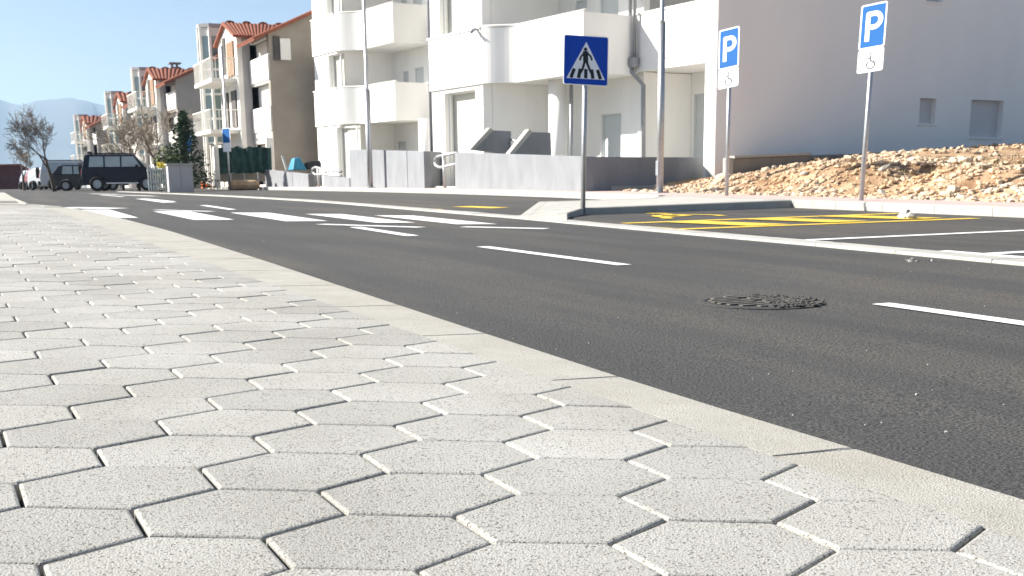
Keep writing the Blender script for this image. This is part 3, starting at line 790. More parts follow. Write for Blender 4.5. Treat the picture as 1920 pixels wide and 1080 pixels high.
# small overflow spouts on the parapets
for (px, py, org, d) in ((993, 118, OB, 0), (882, 131, OB, uB['dl']), (1252, 107, C0, 0), (690, 212, OD, 0), (686, 71, OD, 0)):
    t, z = tz(px, py, org, d); MB().tube([wpt(org, t, d - .02, z), wpt(org, t, d + .09, z - .01), wpt(org, t - .03, d + .12, z - .08)], .016, 8).build('spout', 'galv', bld, smooth=True)
t, z = tz(897, 57, OB, uB['dl']); MB().tube([wpt(OB, t + .1, uB['dl'], z + .08), wpt(OB, t - .08, uB['dl'] + .28, z - .06)], .05, 10).build('spout', 'pole_dark', bld, smooth=True)

# ------------------------------------------------------------------ grey retaining walls by the entrances
WX = 12.78
def wy(px): q = at_plane(px, 330, (WX, 0, 0), (1, 0, 0)); return float(q[1])
def wz(px, py): q = at_plane(px, py, (WX, 0, 0), (1, 0, 0)); return float(q[2])
def lwall(label, pxl, pxr, ytl, ytr, back_px=None, back_y=None, joints=(), slope_back=0, name='retaining_wall'):
    e = empty(name, label, 'wall', 'grey concrete walls along the footway')
    y0, y1 = wy(pxr), wy(pxl); zt0, zt1 = wz(pxr, ytr), wz(pxl, ytl)
    cuts = [y0] + sorted(wy(j) for j in joints) + [y1]
    for a, c in zip(cuts, cuts[1:]):
        za = zt0 + (zt1 - zt0) * (a - y0) / (y1 - y0); zc = zt0 + (zt1 - zt0) * (c - y0) / (y1 - y0); g = .02 if len(cuts) > 2 else 0
        MB().prism([(WX, a + g, .1), (WX, c - g, .1), (WX, c - g, zc), (WX, a + g, za)], (.22, 0, 0)).build('wall_panel', 'grey_concrete', e, bevel=.012)
    if back_px:
        q = at_plane(back_px, back_y, (0, y0, 0), (-.105, .9945, 0))
        X1 = q[0]; Y1 = q[1]
        MB().prism([(WX + .221, y0 + .02, .1), (WX + .221, y0 + .02, zt0 - .003), (X1, Y1, q[2]), (X1, Y1, .1)], (.02, .22, 0)).build('return_wall', 'grey_concrete', e, bevel=.012)
    return e, y0, y1
w1, y10, y11 = lwall('long low pale grey wall with a shaded return, behind the lamp post', 853, 1097, 285.6, 293.5, 1327, 295)
w2, y20, y21 = lwall('tall pale grey wall with vertical joints behind the slim lamp post', 656, 796, 280, 283.5, 858, 285.6, joints=(764,))
w3, y30, y31 = lwall('low grey wall between the stair gap and the tall grey wall', 606, 655, 329, 334)
w4, y40, y41 = lwall('lowest grey wall at the left end beside the brown house', 497, 578, 318, 326.5, 604, 328, joints=(548,))
# plain floor of the entrance ramp
MB().box(WX + .3, 17, 23.6, 52, .1, .5).build('ramp_slab', 'kerb_grey', w1)
# stair flank walls behind the long wall
def flank(label, quad, Y):
    e = empty('stair_wall', label, 'wall', 'stair flank walls')
    P = [at_plane(x, y, (0, Y, 0), (0, 1, 0)) for x, y in quad]
    P = [P[0], P[1], P[2], P[3]]
    MB().prism(P, (0, .2, 0)).build('wall_panel', 'grey_concrete', e, bevel=.01)
    cp = [P[0] + np.array([0, -.02, 0]), P[1] + np.array([0, -.02, 0]), P[1] + np.array([-.1, -.02, .07]), P[0] + np.array([-.14, -.02, .0])]
    MB().prism(cp, (0, .26, 0)).build('coping', 'kerb_grey', e)
flank('left sloping stair flank wall behind the long low wall', [(889, 281), (924.6, 244.3), (958.6, 245.8), (958, 290)], 30.3)
flank('right sloping stair flank wall near the round column', [(962, 290), (998, 247.5), (1033, 248.6), (1034, 293)], 28.4)
def rail(label, pts, r=.03, posts=()):
    e = empty('handrail', label, 'handrail', 'galvanized handrails')
    MB().tube(pts, r, 10).build('rail', 'galv', e, smooth=True)
    for a, c in posts: MB().tube([a, c], r * .9, 10).build('post', 'galv', e, smooth=True)
def rp(px, py, X): return at_plane(px, py, (X, 0, 0), (1, 0, 0))
X = 13.05
loop = [rp(858, 286, X), rp(830, 291.5, X), rp(820, 294, X), rp(815.5, 299, X), rp(815, 305, X), rp(818, 311, X), rp(824, 314, X), rp(832, 313, X), rp(858, 306.5, X)]
rail('looped handrail in the gap left of the long grey wall', loop, .045, [(rp(831.5, 292, X), rp(834, 352, X))])
loop = [rp(640, 322, X), rp(605, 317, X), rp(592, 313.5, X), rp(586, 316.5, X), rp(585.5, 322.5, X), rp(591, 327.5, X), rp(607, 327, X), rp(640, 330, X)]
rail('looped handrail in the gap of the low grey walls', loop, .05, [(rp(596, 314, X), rp(598, 353, X))])
rail('sloping handrail between the two stair flank walls', [rp(885, 282, 14.2), rp(958, 261.5, 14.2), rp(966, 263, 14.2), rp(969, 270, 14.2), rp(964, 276, 14.2), rp(930, 286, 14.2)], .03, [(rp(957, 262, 14.2), rp(958, 292, 14.2))])

# ------------------------------------------------------------------ low retaining wall and rubble bank in front of the end wall
def bank_h(x, y):
    H_ = float(np.interp(y, [4, 9, 13, 15.3, 16.6, 18.3, 20.5, 22.4, 24], [.36, .44, .46, .45, .54, .57, .38, .12, .08]))
    g = 1 - .45 * math.exp(-((y - 15.5 - (x - 13.9) * .35) / .5) ** 2) * (1 if x < 16.2 else 0)
    u = min(1, max(0, (x - 13.75 + .12 * math.sin(y * 1.9)) / 1.75)); s = u * u * (3 - 2 * u)
    far = min(1, max(0, (y - 15) / 7.5)) * float(np.interp(x, [15, 17, 19, 26], [0, .22, .55, .95]))
    return H_ * s * g + far
def bz(x, y):
    n_ = 0.07 * noise.noise(Vector((x * 1.3, y * 1.3, 0))) + .05 * noise.noise(Vector((x * 3.1, y * 3.1, 5)))
    u = min(1, max(0, (x - 13.6) / .5))
    return zr(14, y) + .10 + bank_h(x, y) + n_ * u
bk = None
xs_ = np.linspace(13.35, 30, 84); ys_ = np.linspace(3, 24.2, 110)
b = MB(); b.v = [(x, y, bz(x, y)) for y in ys_ for x in xs_]; nx = len(xs_)
b.f = [(j * nx + i, j * nx + i + 1, (j + 1) * nx + i + 1, (j + 1) * nx + i) for j in range(len(ys_) - 1) for i in range(nx - 1)]
bank = struct(b.build('earth_bank', 'soil', smooth=True))
stones = []
for i in range(9500):
    x = 13.45 + 4.2 * random.random() ** 1.25; y = rnd(5, 23.3)
    if y > 21 and x > 14.6 and random.random() < .4: continue
    if random.random() < .35 and .0 < (y - 15.5 - (x - 13.9) * .35) < 1.1 and x < 14.9: continue        # smooth soil slide
    r = .018 + .06 * random.random() ** 3
    if random.random() < .04: r *= 1.8
    stones.append((r, x, y))
for i in range(1500):
    x = rnd(16, 26); y = rnd(8, 23.6); stones.append((rnd(.03, .09), x, y))
stones.sort(key=lambda s_: -s_[0] / (s_[1] ** 2 + s_[2] ** 2) ** .5)
STM = []
for k in range(14):
    b = MB(); rock(b, (0, 0, 0), 1.); me = bpy.data.meshes.new('stone'); me.from_pydata(b.v, [], b.f); me.update(); me.materials.append(MATS['rubble_grey' if k in (3, 9) else 'rubble_one'] if 'rubble_one' in MATS else mat('rubble_one', (.52, .43, .325), rough=.95, var=.12, scale=1.3, col2=(.55, .42, .28), rand=.2, bump=.4, bscale=40)); STM.append(me)
for r, x, y in stones[:300]:
    o = link('stone', random.choice(STM), bank, loc=(x, y, bz(x, y) + r * .25)); o.scale = (r, r, r); o.rotation_euler = (0, 0, rnd(0, 6.28))
b = MB(); bg_ = MB()
for r, x, y in stones[300:]:
    grey = y < 12.8 and x > 14.7 + .4 * math.sin(y * 3) and random.random() < .75
    rock(bg_ if grey else b, (x, y, bz(x, y) + r * .25), r)
tag(b.build('rubble', 'rubble'), 'loose pale limestone rubble covering the earth bank', 'rubble', kind='stuff')
tag(bg_.build('grey_rubble', 'rubble_grey'), 'greyer broken stone on top of the bank at the right', 'rubble', kind='stuff')
# dry grass tufts on top of the bank
b = MB()
for i in range(900):
    x, y = rnd(15.3, 19), rnd(9, 17); h = rnd(.05, .16); a = rnd(0, 6.28); z = bz(x, y); w_ = .008; dx, dy = rnd(-.06, .06), rnd(-.06, .06)
    b.add([(x - w_ * math.cos(a), y - w_ * math.sin(a), z), (x + w_ * math.cos(a), y + w_ * math.sin(a), z), (x + dx, y + dy, z + h)], [(0, 1, 2)])
mat('dry_grass', (.26, .22, .10), rough=.95, island=.4)
tag(b.build('dry_grass', 'dry_grass'), 'thin dry grass on top of the rubble bank', 'grass', kind='stuff')
# retaining wall
e = empty('low_retaining_wall', 'low brownish concrete wall with pale rounded end before the grey end wall', 'wall')
Yr = 23.2
P = [at_plane(x, y, (0, Yr, 0), (0, 1, 0)) for x, y in ((1376, 297), (1520, 291), (1640, 287), (1640, 330), (1376, 345))]
P[3][2] = .2; P[4][2] = .2
MB().prism(P, (0, .22, 0)).build('wall_panel', 'brown_concrete', e, bevel=.03)
MB().box(P[0][0] - .16, P[0][0] - .002, Yr - .02, Yr + .24, .2, P[0][2] + .02).build('end_post', 'kerb_stone', e, bevel=.04)
MB().prism([P[0] + [0, -.03, .001], P[1] + [0, -.03, .001], P[1] + [0, -.03, .06], P[0] + [0, -.03, .06]], (0, .28, 0)).build('coping', 'kerb_stone', e)
q = at_plane(1344, 330, (0, Yr - .3, 0), (0, 1, 0)); q2 = at_plane(1372, 330, (0, Yr - .3, 0), (0, 1, 0))
tag(MB().box(q[0], q2[0], Yr - .5, Yr - .2, .2, q[2] + .02).build('concrete_block', 'kerb_stone', bevel=.03), 'pale concrete block lying at the foot of the end wall corner', 'block')
# two stones on the yellow hatching
for k, (px, py, r, lb) in enumerate(((1696, 410, .085, 'larger beige stone lying on the yellow hatching, left of the pair'), (1707, 411, .07, 'smaller beige stone lying on the yellow hatching, right of the pair'))):
    p = hit(px, py); b = MB(); rock(b, (0, 0, r * .55), r, 1.); o = b.build('stone', 'rubble_grey', loc=(p[0], p[1], p[2])); tag(o, lb, 'stone', 'stones on the parking bay')

# ------------------------------------------------------------------ row of older houses along the street
def tile_roof(name, A, B, C, D, parent, cols, rows=0, m='roof_tile', thick=.1):
    """A,B eave corners, C,D ridge corners (D above A); barrel tile courses run from eave to ridge"""
    A, B, C, D = [np.array(v, float) for v in (A, B, C, D)]
    n_ = np.cross(B - A, D - A); n_ /= np.linalg.norm(n_)
    if n_[2] < 0: n_ = -n_
    base = MB().prism([A, B, C, D], -n_ * thick).build(name, m, parent)
    for i in range(cols):
        u = (i + .5) / cols
        a = A + (B - A) * u; d = D + (C - D) * u; w = np.linalg.norm(B - A) / cols
        tdir = (B - A) / np.linalg.norm(B - A); k = .44 * w
        v = []
        for q in (a, d):
            for ang in (0, 45, 90, 135, 180):
                v.append(q + tdir * k * math.cos(math.radians(ang)) + n_ * k * .55 * math.sin(math.radians(ang)) + n_ * .003)
        MB().add(v, [(j, j + 1, j + 6, j + 5) for j in range(4)] + [(0, 1, 2, 3, 4), (9, 8, 7, 6, 5)]).build('tile_course', m, base)
    return base
def house(label, Y, X0, zb, H=7.2, detail=1., wallm='render_brown', depthx=10, length=13, seed=1):
    rs = random.Random(seed)
    e = empty('row_house', label, 'house', 'row of older houses', loc=(X0, Y, zb))
    # local: x into the plot, y along the street; gable wall at y=0, street front at x=0
    ridge_x, rz = 5.2, H + 2.35
    gw = [(0, 0, 0), (depthx, 0, 0), (depthx, 0, H - .4), (ridge_x, 0, rz), (0, 0, H)]
    g = MB().prism(gw, (0, .3, 0)).build('gable_wall', wallm, e)
    MB().prism([(p[0], length, p[2]) for p in gw], (0, .3, 0)).build('gable_wall', wallm, e)
    hs = [(.32, 3.9), (5.0, 6.3), (8.6, 9.6)]
    ZW = [(.2, 2.2), (2.75, 5.0), (5.1, H - .12)]
    b = MB()
    ylist = [.3] + [v for h in hs for v in h] + [length]
    for i in range(0, len(ylist), 2): b.box(.0, .25, ylist[i], ylist[i + 1], 0, H)
    for h in hs:
        z_prev = 0
        for z0, z1 in ZW: b.box(.0, .25, h[0], h[1], z_prev, z0); z_prev = z1
        b.box(.0, .25, h[0], h[1], z_prev, H)
    b.build('front_wall', 'house_white' if detail > .9 else 'render_grey', e)
    for i, h in enumerate(hs):
        for z0, z1 in ZW:
            if i == 0:
                w = box('loggia', 'house_white', e, .32, .40, h[0], h[1], z0, z1); box('loggia_side', 'house_white', w, .251, .318, h[1], h[1] + .1, z0, z1)
                if z0 > 2: box('loggia_parapet', 'house_white', e, -.06, .1, h[0] - .25, h[1] + .05, z0, z0 + 1.15)
            else:
                w = box('window', rs.choice(['dark_opening', 'dark_opening', 'shutter']), e, .14, .2, h[0], h[1], z0, z1)
                box('frame', 'house_white', w, .06, .139, (h[0] + h[1]) / 2 - .04, (h[0] + h[1]) / 2 + .04, z0, z1)
    # main roof
    nt = int(20 * detail)
    rs_ = lambda x: H - .26 + (x + .75) * (rz + .12 - H + .26) / (ridge_x + .75)
    for ya, yb, xe, nc in ((-.25, 3.5, -.75, 12), (3.505, 8.8, 1.6, 14), (8.805, length + .5, -.75, 14)):
        tile_roof('roof', (xe, ya, rs_(xe)), (xe, yb, rs_(xe)), (ridge_x, yb, rz + .12), (ridge_x, ya, rz + .12), e, max(4, int(nc * detail)))
    tile_roof('roof', (depthx + .4, -.25, H - .52), (depthx + .4, length + .5, H - .52), (ridge_x, length + .5, rz + .12), (ridge_x, -.25, rz + .12), e, 8)
    c = box('chimney', 'render_brown', e, 3.4, 4.0, 2.6, 3.3, H + .6, H + 3.0); box('chimney_cap', 'plinth', c, 3.3, 4.1, 2.5, 3.4, H + 3.001, H + 3.15)
    for q in ((3.45, 2.65), (3.85, 2.65), (3.45, 3.15), (3.85, 3.15)): box('cap_leg', 'plinth', c, q[0], q[0] + .1, q[1], q[1] + .1, H + 3.151, H + 3.4)
    box('cap_lid', 'plinth', c, 3.2, 4.2, 2.4, 3.5, H + 3.401, H + 3.5)
    # cross gable with its own tiled roof, facing the street
    y0, y1, x0 = 3.9, 8.4, -.65; zg = H + .4; zrg = H + 1.1
    gb = [(x0, y0, 0), (x0, y1, 0), (x0, y1, zg), (x0, (y0 + y1) / 2, zrg), (x0, y0, zg)]
    MB().prism(gb, (.25, 0, 0)).build('cross_gable_wall', 'house_white', e)
    MB().box(x0 + .251, 3.2, y0, y0 + .22, 0, zg).build('cross_gable_wall', 'house_grey', e)
    tile_roof('cross_gable_roof', (x0 - .2, y0 - .3, zg - .1), (2.6, y0 - .3, zg - .1), (4.3, (y0 + y1) / 2, zrg + .1), (x0 - .2, (y0 + y1) / 2, zrg + .1), e, int(26 * detail))
    tile_roof('cross_gable_roof', (x0 - .2, y1 + .3, zg - .1), (2.6, y1 + .3, zg - .1), (4.3, (y0 + y1) / 2, zrg + .1), (x0 - .2, (y0 + y1) / 2, zrg + .1), e, 6)
    w = box('window', 'dark_opening', e, x0 - .06, x0 - .005, 6.5, 7.4, H - 1.3, H + .5); box('frame', 'house_white', w, x0 - .1, x0 - .061, 6.9, 7.0, H - 1.3, H + .5)
    # balconies, white parapets on slabs
    for k, (z, dx, ya, yb) in enumerate(((2.95, -2.1, 4.3, 9.0), (5.45, -1.9, 4.3, 9.0)), 2):
        s = box('balcony', 'house_white', e, dx, x0 - .001, ya, yb, z - .18, z)
        if k < 2:
            box('parapet', 'house_white', s, dx, dx + .14, ya, yb, z + .001, z + 1.0); box('parapet', 'house_white', s, dx + .141, -.01, ya, ya + .14, z + .001, z + 1.05)
        else:
            bb = MB(); nb = int(18 * detail)
            for i in range(nb + 1):
                yy = ya + .05 + (yb - ya - .1) * i / nb; bb.box(dx + .02, dx + .05, yy - .015, yy + .015, z + .001, z + .95)
            for i in range(7):
                xx = dx + .05 + (x0 - dx) * i / 7; bb.box(xx, xx + .03, ya + .02, ya + .05, z + .001, z + .95)
            bb.box(dx, dx + .07, ya, yb, z + .951, z + 1.0); bb.box(dx + .071, x0, ya, ya + .07, z + .951, z + 1.0)
            bb.build('railing', 'house_white', s)
    # dark loggia backs and washing on the balcony
    box('balcony_door', 'dark_opening', e, x0 - .08, x0 - .006, 4.5, 5.6, 3.1, 4.9); box('balcony_door', 'wood', e, x0 - .08, x0 - .006, 4.5, 6.0, 5.6, 7.3)
    box('balcony_door', 'dark_opening', e, x0 - .09, x0 - .006, 6.4, 7.8, 3.1, 4.9)
    # glazed stair tower standing in front
    tx, ty, hw, zt = -.5, 10.4, .75, H + 1.4
    pts = [(tx + hw * 1.0 * math.cos(a), ty + hw * 1.0 * math.sin(a)) for a in [math.radians(22.5 + 45 * i) for i in range(8)]]
    t = MB().prism([(p[0], p[1], 2.4) for p in pts], (0, 0, zt - 2.4)).build('stair_tower', 'stair_glass', e)
    for p in pts:
        q = ((p[0] - tx) * 1.04 + tx, (p[1] - ty) * 1.04 + ty); MB().box(q[0] - .07, q[0] + .07, q[1] - .07, q[1] + .07, 0, zt).build('mullion', 'house_white', t)
    for z in (2.4, 3.7, 5.0, 6.3, zt - .45):
        MB().prism([((p[0] - tx) * 1.035 + tx, (p[1] - ty) * 1.035 + ty, z) for p in pts], (0, 0, .42 if z > zt - .5 else .12)).build('transom', 'house_white', t)
    MB().prism([((p[0] - tx) * 1.15 + tx, (p[1] - ty) * 1.15 + ty, zt) for p in pts], (0, 0, .18)).build('tower_roof', 'house_grey', t)
    box('link_wall', 'house_grey', e, tx + hw * .8, 1.5, 9.3, 11.4, 0, H + 1.15); box('link_roof', 'plinth', e, tx + hw * .6, 1.6, 9.2, 11.5, H + 1.151, H + 1.27)
    return e
H0 = 58.5
gx = 13.3
# gable wall of the nearest house set from the photo
house('nearest old house, bare brown gable wall and orange tiled roof', 56.0, 13.75, .35, H=7.15, detail=1., seed=3)
house('second old house with orange roof, just left of the stair tower', 78.0, 13.05, .25, H=6.9, detail=.7, wallm='render_grey', seed=2)
house('third old house, narrow grey tower behind the bare shrubs', 101.0, 13.7, .05, H=7.1, detail=.5, wallm='render_grey', seed=5)
house('farthest old house at the row end, red roof and white tower', 134.0, 13.8, -.1, H=7.0, detail=.45, wallm='render_grey', seed=8)
# window with white shutter in the brown gable
pg = at_plane(536, 90, (0, 56, 0), (0, 1, 0))
e = empty('wall_shutter', 'white open shutter beside a dark window on the brown gable', 'shutter')
q0 = at_plane(524, 72, (0, 55.97, 0), (0, 1, 0)); q1 = at_plane(545, 113, (0, 55.97, 0), (0, 1, 0))
box('leaf', 'house_white', e, q0[0], q1[0], 55.88, 55.96, q1[2], q0[2]); box('opening', 'dark_opening', e, q0[0] - .3, q0[0] - .01, 55.93, 55.99, q1[2] - .02, q0[2] + .1)
# green netting fence, tarp, cabinet, fence and clutter in front of the houses
def px_box(px0, px1, y0, y1, Y, th):
    a = at_plane(px0, y0, (0, Y, 0), (0, 1, 0)); c = at_plane(px1, y1, (0, Y, 0), (0, 1, 0)); return a[0], c[0], Y, Y + th, c[2], a[2]
e = empty('net_fence', 'dark green netting fence hung between posts below the balconies', 'fence')
b = MB(); x0, x1, _, _, z0, z1 = px_box(404, 511, 276, 324, 54, .02); nn_ = 30
for i in range(nn_ + 1):
    for j in range(6): b.v.append((x0 + (x1 - x0) * i / nn_, 54 + .12 * noise.noise(Vector((i * .5, j * .6, 2))) + .05 * math.sin(i * 1.3), z0 + (z1 - z0) * j / 5 + (.1 * noise.noise(Vector((i * .3, j, 7))) if j in (0, 5) else 0)))
b.f = [(i * 6 + j, i * 6 + 6 + j, i * 6 + 7 + j, i * 6 + j + 1) for i in range(nn_) for j in range(5)]
nf = b.build('netting', 'green_net', e); s_ = nf.modifiers.new('solid', 'SOLIDIFY'); s_.thickness = .02
for i in range(5):
    x = x0 + (x1 - x0) * i / 4; MB().tube([(x, 54.15, .2), (x, 54.15, z1 + .1)], .035, 8).build('post', 'galv', e)
tag(MB().box(*px_box(405, 512, 323, 340, 54.4, .3)).build('garden_wall', 'render_brown', bevel=.02), 'low brown garden wall below the green netting', 'wall')
tag(MB().box(*px_box(400, 414, 275, 352, 53.2, .35)).build('gate_pillar', 'house_white', bevel=.03), 'pale gate pillar left of the green netting', 'pillar')
tag(MB().box(*px_box(500, 515, 258, 318, 55.0, .3)).build('corner_pillar', 'house_white', bevel=.02), 'thin white pillar at the brown gable corner', 'pillar')
b = MB(); x0, x1, Y_, _, z0, z1 = px_box(548, 576, 296, 319, 50, .8)
b.add([(x0, Y_, z0), (x1, Y_, z0), (x1, Y_ + .9, z0), (x0, Y_ + .9, z0), (x0 + .12, Y_ + .1, z1), (x1 - .25, Y_ + .15, z1 + .05), (x1 - .2, Y_ + .7, z1 - .1), (x0 + .15, Y_ + .7, z1)], [(3, 2, 1, 0), (4, 5, 6, 7), (0, 1, 5, 4), (1, 2, 6, 5), (2, 3, 7, 6), (3, 0, 4, 7)])
tag(b.build('covered_stack', 'blue_tarp', bevel=.05), 'blue tarpaulin-covered stack in front of the brown gable', 'tarpaulin')
b = MB(); x0, x1, Y_, _, z0, z1 = px_box(576, 603, 306, 318, 50, .8); b.box(x0, x1, Y_, Y_ + .8, z0, z0 + .3); b.tube([(x0, Y_ + .2, z0 + .2), (x0 + .3, Y_ + .2, z1), (x1, Y_ + .2, z1)], .12, 8)
tag(b.build('scrap_pile', 'sign_black', bevel=.02), 'black scrap lying beside the blue tarpaulin', 'scrap')
b = MB(); x0, x1, Y_, _, z0, z1 = px_box(528, 541, 292, 320, 49.5, .1); b.prism([(x0, Y_, z1), (x0 + .09, Y_, z1), (x1, Y_, z0), (x1 - .1, Y_, z0)], (0, .1, 0))
tag(b.build('leaning_plank', 'fence_pale'), 'pale plank leaning against the brown gable', 'plank')
e = empty('utility_cabinet', 'grey utility cabinet in front of the dark fir', 'cabinet')
x0, x1, Y_, _, z0, z1 = px_box(314, 364, 307, 360, 47.5, .5); box('body', 'cabinet', e, x0, x1, Y_, Y_ + .45, z0, z1 - .06, .015); box('lid', 'kerb_grey', e, x0 - .05, x1 + .05, Y_ - .05, Y_ + .5, z1 - .06, z1, .01)
box('door', 'cabinet', e, x0 + .06, (x0 + x1) / 2 - .01, Y_ - .015, Y_ - .001, z0 + .1, z1 - .15); box('door', 'cabinet', e, (x0 + x1) / 2 + .01, x1 - .06, Y_ - .015, Y_ - .001, z0 + .1, z1 - .15)
e = empty('picket_fence', 'pale picket fence with yellow flowers left of the grey cabinet', 'fence')
x0, x1, Y_, _, z0, z1 = px_box(275, 314, 312, 356, 49, .1)
for i in range(8):
    xx = x0 + (x1 - x0) * (i + .2) / 8; box('picket', 'fence_pale', e, xx, xx + (x1 - x0) / 15, Y_, Y_ + .05, z0, z1 + rnd(-.04, .08))
for zz_ in (z0 + .25, z1 - .2): box('rail', 'fence_pale', e, x0, x1, Y_ + .051, Y_ + .09, zz_, zz_ + .08)
b = MB()
for i in range(60): rock(b, (rnd(x0 + .4, x1), Y_ - rnd(.02, .2), z1 + rnd(-.05, .16)), .035)
b.build('flowers', 'flower', e)
p = hit(388, 352, .1); e = empty('road_cone', 'small orange cone fallen near the gate pillar', 'cone', loc=p)
MB().tube([(-.2, 0, .12), (.3, .1, .04)], [.13, .03], 12).build('cone_body', 'orange', e, smooth=True); MB().box(-.24, -.2, -.17, .17, -.02, .28).build('cone_base', 'orange', e)
tag(MB().box(*px_box(430, 490, 338, 356, 51.5, .6)).build('excavated_soil', 'soil', bevel=.2), 'heap of orange soil left of the lowest grey wall', 'soil heap')

# ------------------------------------------------------------------ trees
def bare_tree(name, label, base, H, spread, seed, m='bark', mt='twig', levels=5, trunk=.12, lean=(0, 0), group='bare trees', first=.42, kids=(2, 3), rmin=.011, bias=(0, 0, 0)):
    rs = random.Random(seed); tr = MB(); tw = MB()
    def grow(p, d, L, r, lv):
        n = 4 if lv == 0 else 3; pts = [p]; rad = [r]; q = p.copy(); dd = d.copy()
        for i in range(n):
            dd = (dd + Vector((rs.uniform(-.16, .16), rs.uniform(-.16, .16), rs.uniform(-.02, .12)))).normalized(); q = q + dd * (L / n); pts.append(q.copy()); rad.append(r * (1 - .45 * (i + 1) / n))
        rad = [max(q_, rmin) for q_ in rad]; (tr if lv < 2 else tw).tube(pts, rad, 8 if lv < 2 else 4 if lv < 4 else 3, cap=lv < 2)
        if lv >= levels: return
        k = rs.randint(*kids) + (2 if lv >= 2 else 0)
        for j in range(k):
            i = n if j == 0 else rs.randint(1 if lv else 3, n)
            a = dd.orthogonal().normalized(); a.rotate(Matrix.Rotation(rs.uniform(0, 6.28), 3, dd))
            nd = (dd * (1.0 if j == 0 else .75) + a * rs.uniform(.35, .9) * spread + Vector((0, 0, .12)) + (Vector(bias) if lv < 3 else Vector((0, 0, 0)))).normalized()
            grow(pts[i], nd, L * rs.uniform(.55, .82), rad[i] * (.75 if j == 0 else .6), lv + 1)
    e = empty(name, label, 'tree', group, loc=base)
    grow(Vector((0, 0, -.1)), Vector((lean[0], lean[1], 1)).normalized(), H * first, trunk, 0)
    tr.build('trunk', m, e, smooth=True); tw.build('crown', mt, e)
    return e
pt = at_plane(103, 362, (0, 66, 0), (0, 1, 0)); bare_tree('bare_tree', 'bare leafless tree standing free against the pale blue hills', (pt[0], 66, .3), 5.6, 1.3, 12, m='bark', mt='twig_grey', levels=5, trunk=.12, lean=(-.08, 0), first=.32, rmin=.009, bias=(-.32, 0, .05), kids=(3, 3))
pt = at_plane(45, 362, (0, 82, 0), (0, 1, 0)); bare_tree('bare_tree', 'smaller hazy bare tree behind the dark red shed', (pt[0], 82, .2), 4.2, 1.1, 23, m='bark', mt='twig', trunk=.1, first=.3)
for i, (px, Y_, H_, sd, lb) in enumerate(((300, 58, 5.6, 31, 'bare reddish shrub tree immediately left of the fir'), (262, 63, 5.4, 47, 'bare brown shrub tree above the dark off-road car'), (232, 70, 4.6, 53, 'bare brown shrub tree farthest left before the houses'))):
    pt = at_plane(px, 358, (0, Y_, 0), (0, 1, 0)); bare_tree('shrub_tree', lb, (pt[0], Y_, .3), H_, 1.0, sd, m='bark_red', mt='twig', trunk=.09, first=.3, kids=(3, 4), levels=4, rmin=.012, group='bare shrub trees')
# fir
def fir(label, base, H, R, seed):
    rs = random.Random(seed); e = empty('fir_tree', label, 'tree', loc=base)
    MB().tube([(0, 0, -.1), (0, 0, H * .5), (.05, 0, H)], [.12, .07, .015], 8).build('trunk', 'bark', e, smooth=True)
    b = MB(); lf = MB()
    for i in range(150):
        h = H * (.08 + .9 * (i / 150) ** 1.0); rr = R * (1 - h / H) ** .8 * rs.uniform(.6, 1.12) + .06; a = rs.uniform(0, 6.28)
        tip = Vector((rr * math.cos(a), rr * math.sin(a), h - rr * rs.uniform(.05, .3))); root = Vector((0, 0, h))
        for k in range(26):
            u = (k + .5) / 26; c = root.lerp(tip, u) + Vector((rs.uniform(-.13, .13), rs.uniform(-.13, .13), rs.uniform(-.14, .05))) * (1.15 - u * .5)
            s = rs.uniform(.05, .12); d1 = Vector((rs.uniform(-1, 1), rs.uniform(-1, 1), rs.uniform(-.6, .3))).normalized() * s; d2 = Vector((rs.uniform(-1, 1), rs.uniform(-1, 1), rs.uniform(-.5, .5))).normalized() * s * .55
            b.add([c - d1, c + d2, c + d1, c - d2], [(0, 1, 2, 3)])
    b.build('crown', 'needle', e); return e
pt = at_plane(352, 356, (0, 52.5, 0), (0, 1, 0)); fir('dark green fir tree behind the grey cabinet', (pt[0], 52.5, .3), 3.5, 1.5, 5)
# leafy shrub beside the fir
e = empty('garden_shrub', 'olive green shrub left of the fir behind the picket fence', 'shrub', loc=(at_plane(322, 350, (0, 54, 0), (0, 1, 0))[0], 54, .35))
b = MB()
for i in range(1500):
    v = Vector((random.gauss(0, 1), random.gauss(0, 1), random.gauss(0, 1))).normalized() * random.random() ** .4; c = Vector((v.x * .75, v.y * .6, 1.1 + v.z * 1.0)); s = rnd(.04, .09)
    d1 = Vector((rnd(-1, 1), rnd(-1, 1), rnd(-1, 1))).normalized() * s; d2 = d1.orthogonal().normalized() * s * .6; b.add([c - d1, c + d2, c + d1, c - d2], [(0, 1, 2, 3)])
b.build('foliage', 'leaf', e); MB().tube([(0, 0, -.1), (0, 0, 1.)], .04, 6).build('stem', 'bark', e)

# ------------------------------------------------------------------ vehicles
def wheel(parent, x, y, r, side):
    t = MB(); n = 24
    prof = [(.0, r * .62), (.0, r * .93), (.03, r), (.19, r), (.22, r * .93), (.22, r * .62)]
    vs = [(x + rr * math.cos(2 * math.pi * i / n), y + side * (d - .22), r + rr * math.sin(2 * math.pi * i / n)) for d, rr in prof for i in range(n)]
    fs = [(k * n + i, k * n + (i + 1) % n, (k + 1) * n + (i + 1) % n, (k + 1) * n + i) for k in range(len(prof) - 1) for i in range(n)]
    w = t.add(vs, fs).build('wheel', 'tyre', parent, smooth=True)
    b = MB(); yo = y - side * .0
    b.tube([(x, y - side * .12, r), (x, y - side * .03, r)], r * .62, 20)
    for k in range(5):
        a = 2 * math.pi * k / 5; b.tube([(x, y - side * .01, r), (x + r * .58 * math.cos(a), y - side * .015, r + r * .58 * math.sin(a))], r * .09, 6)
    b.build('rim', 'rim', w)
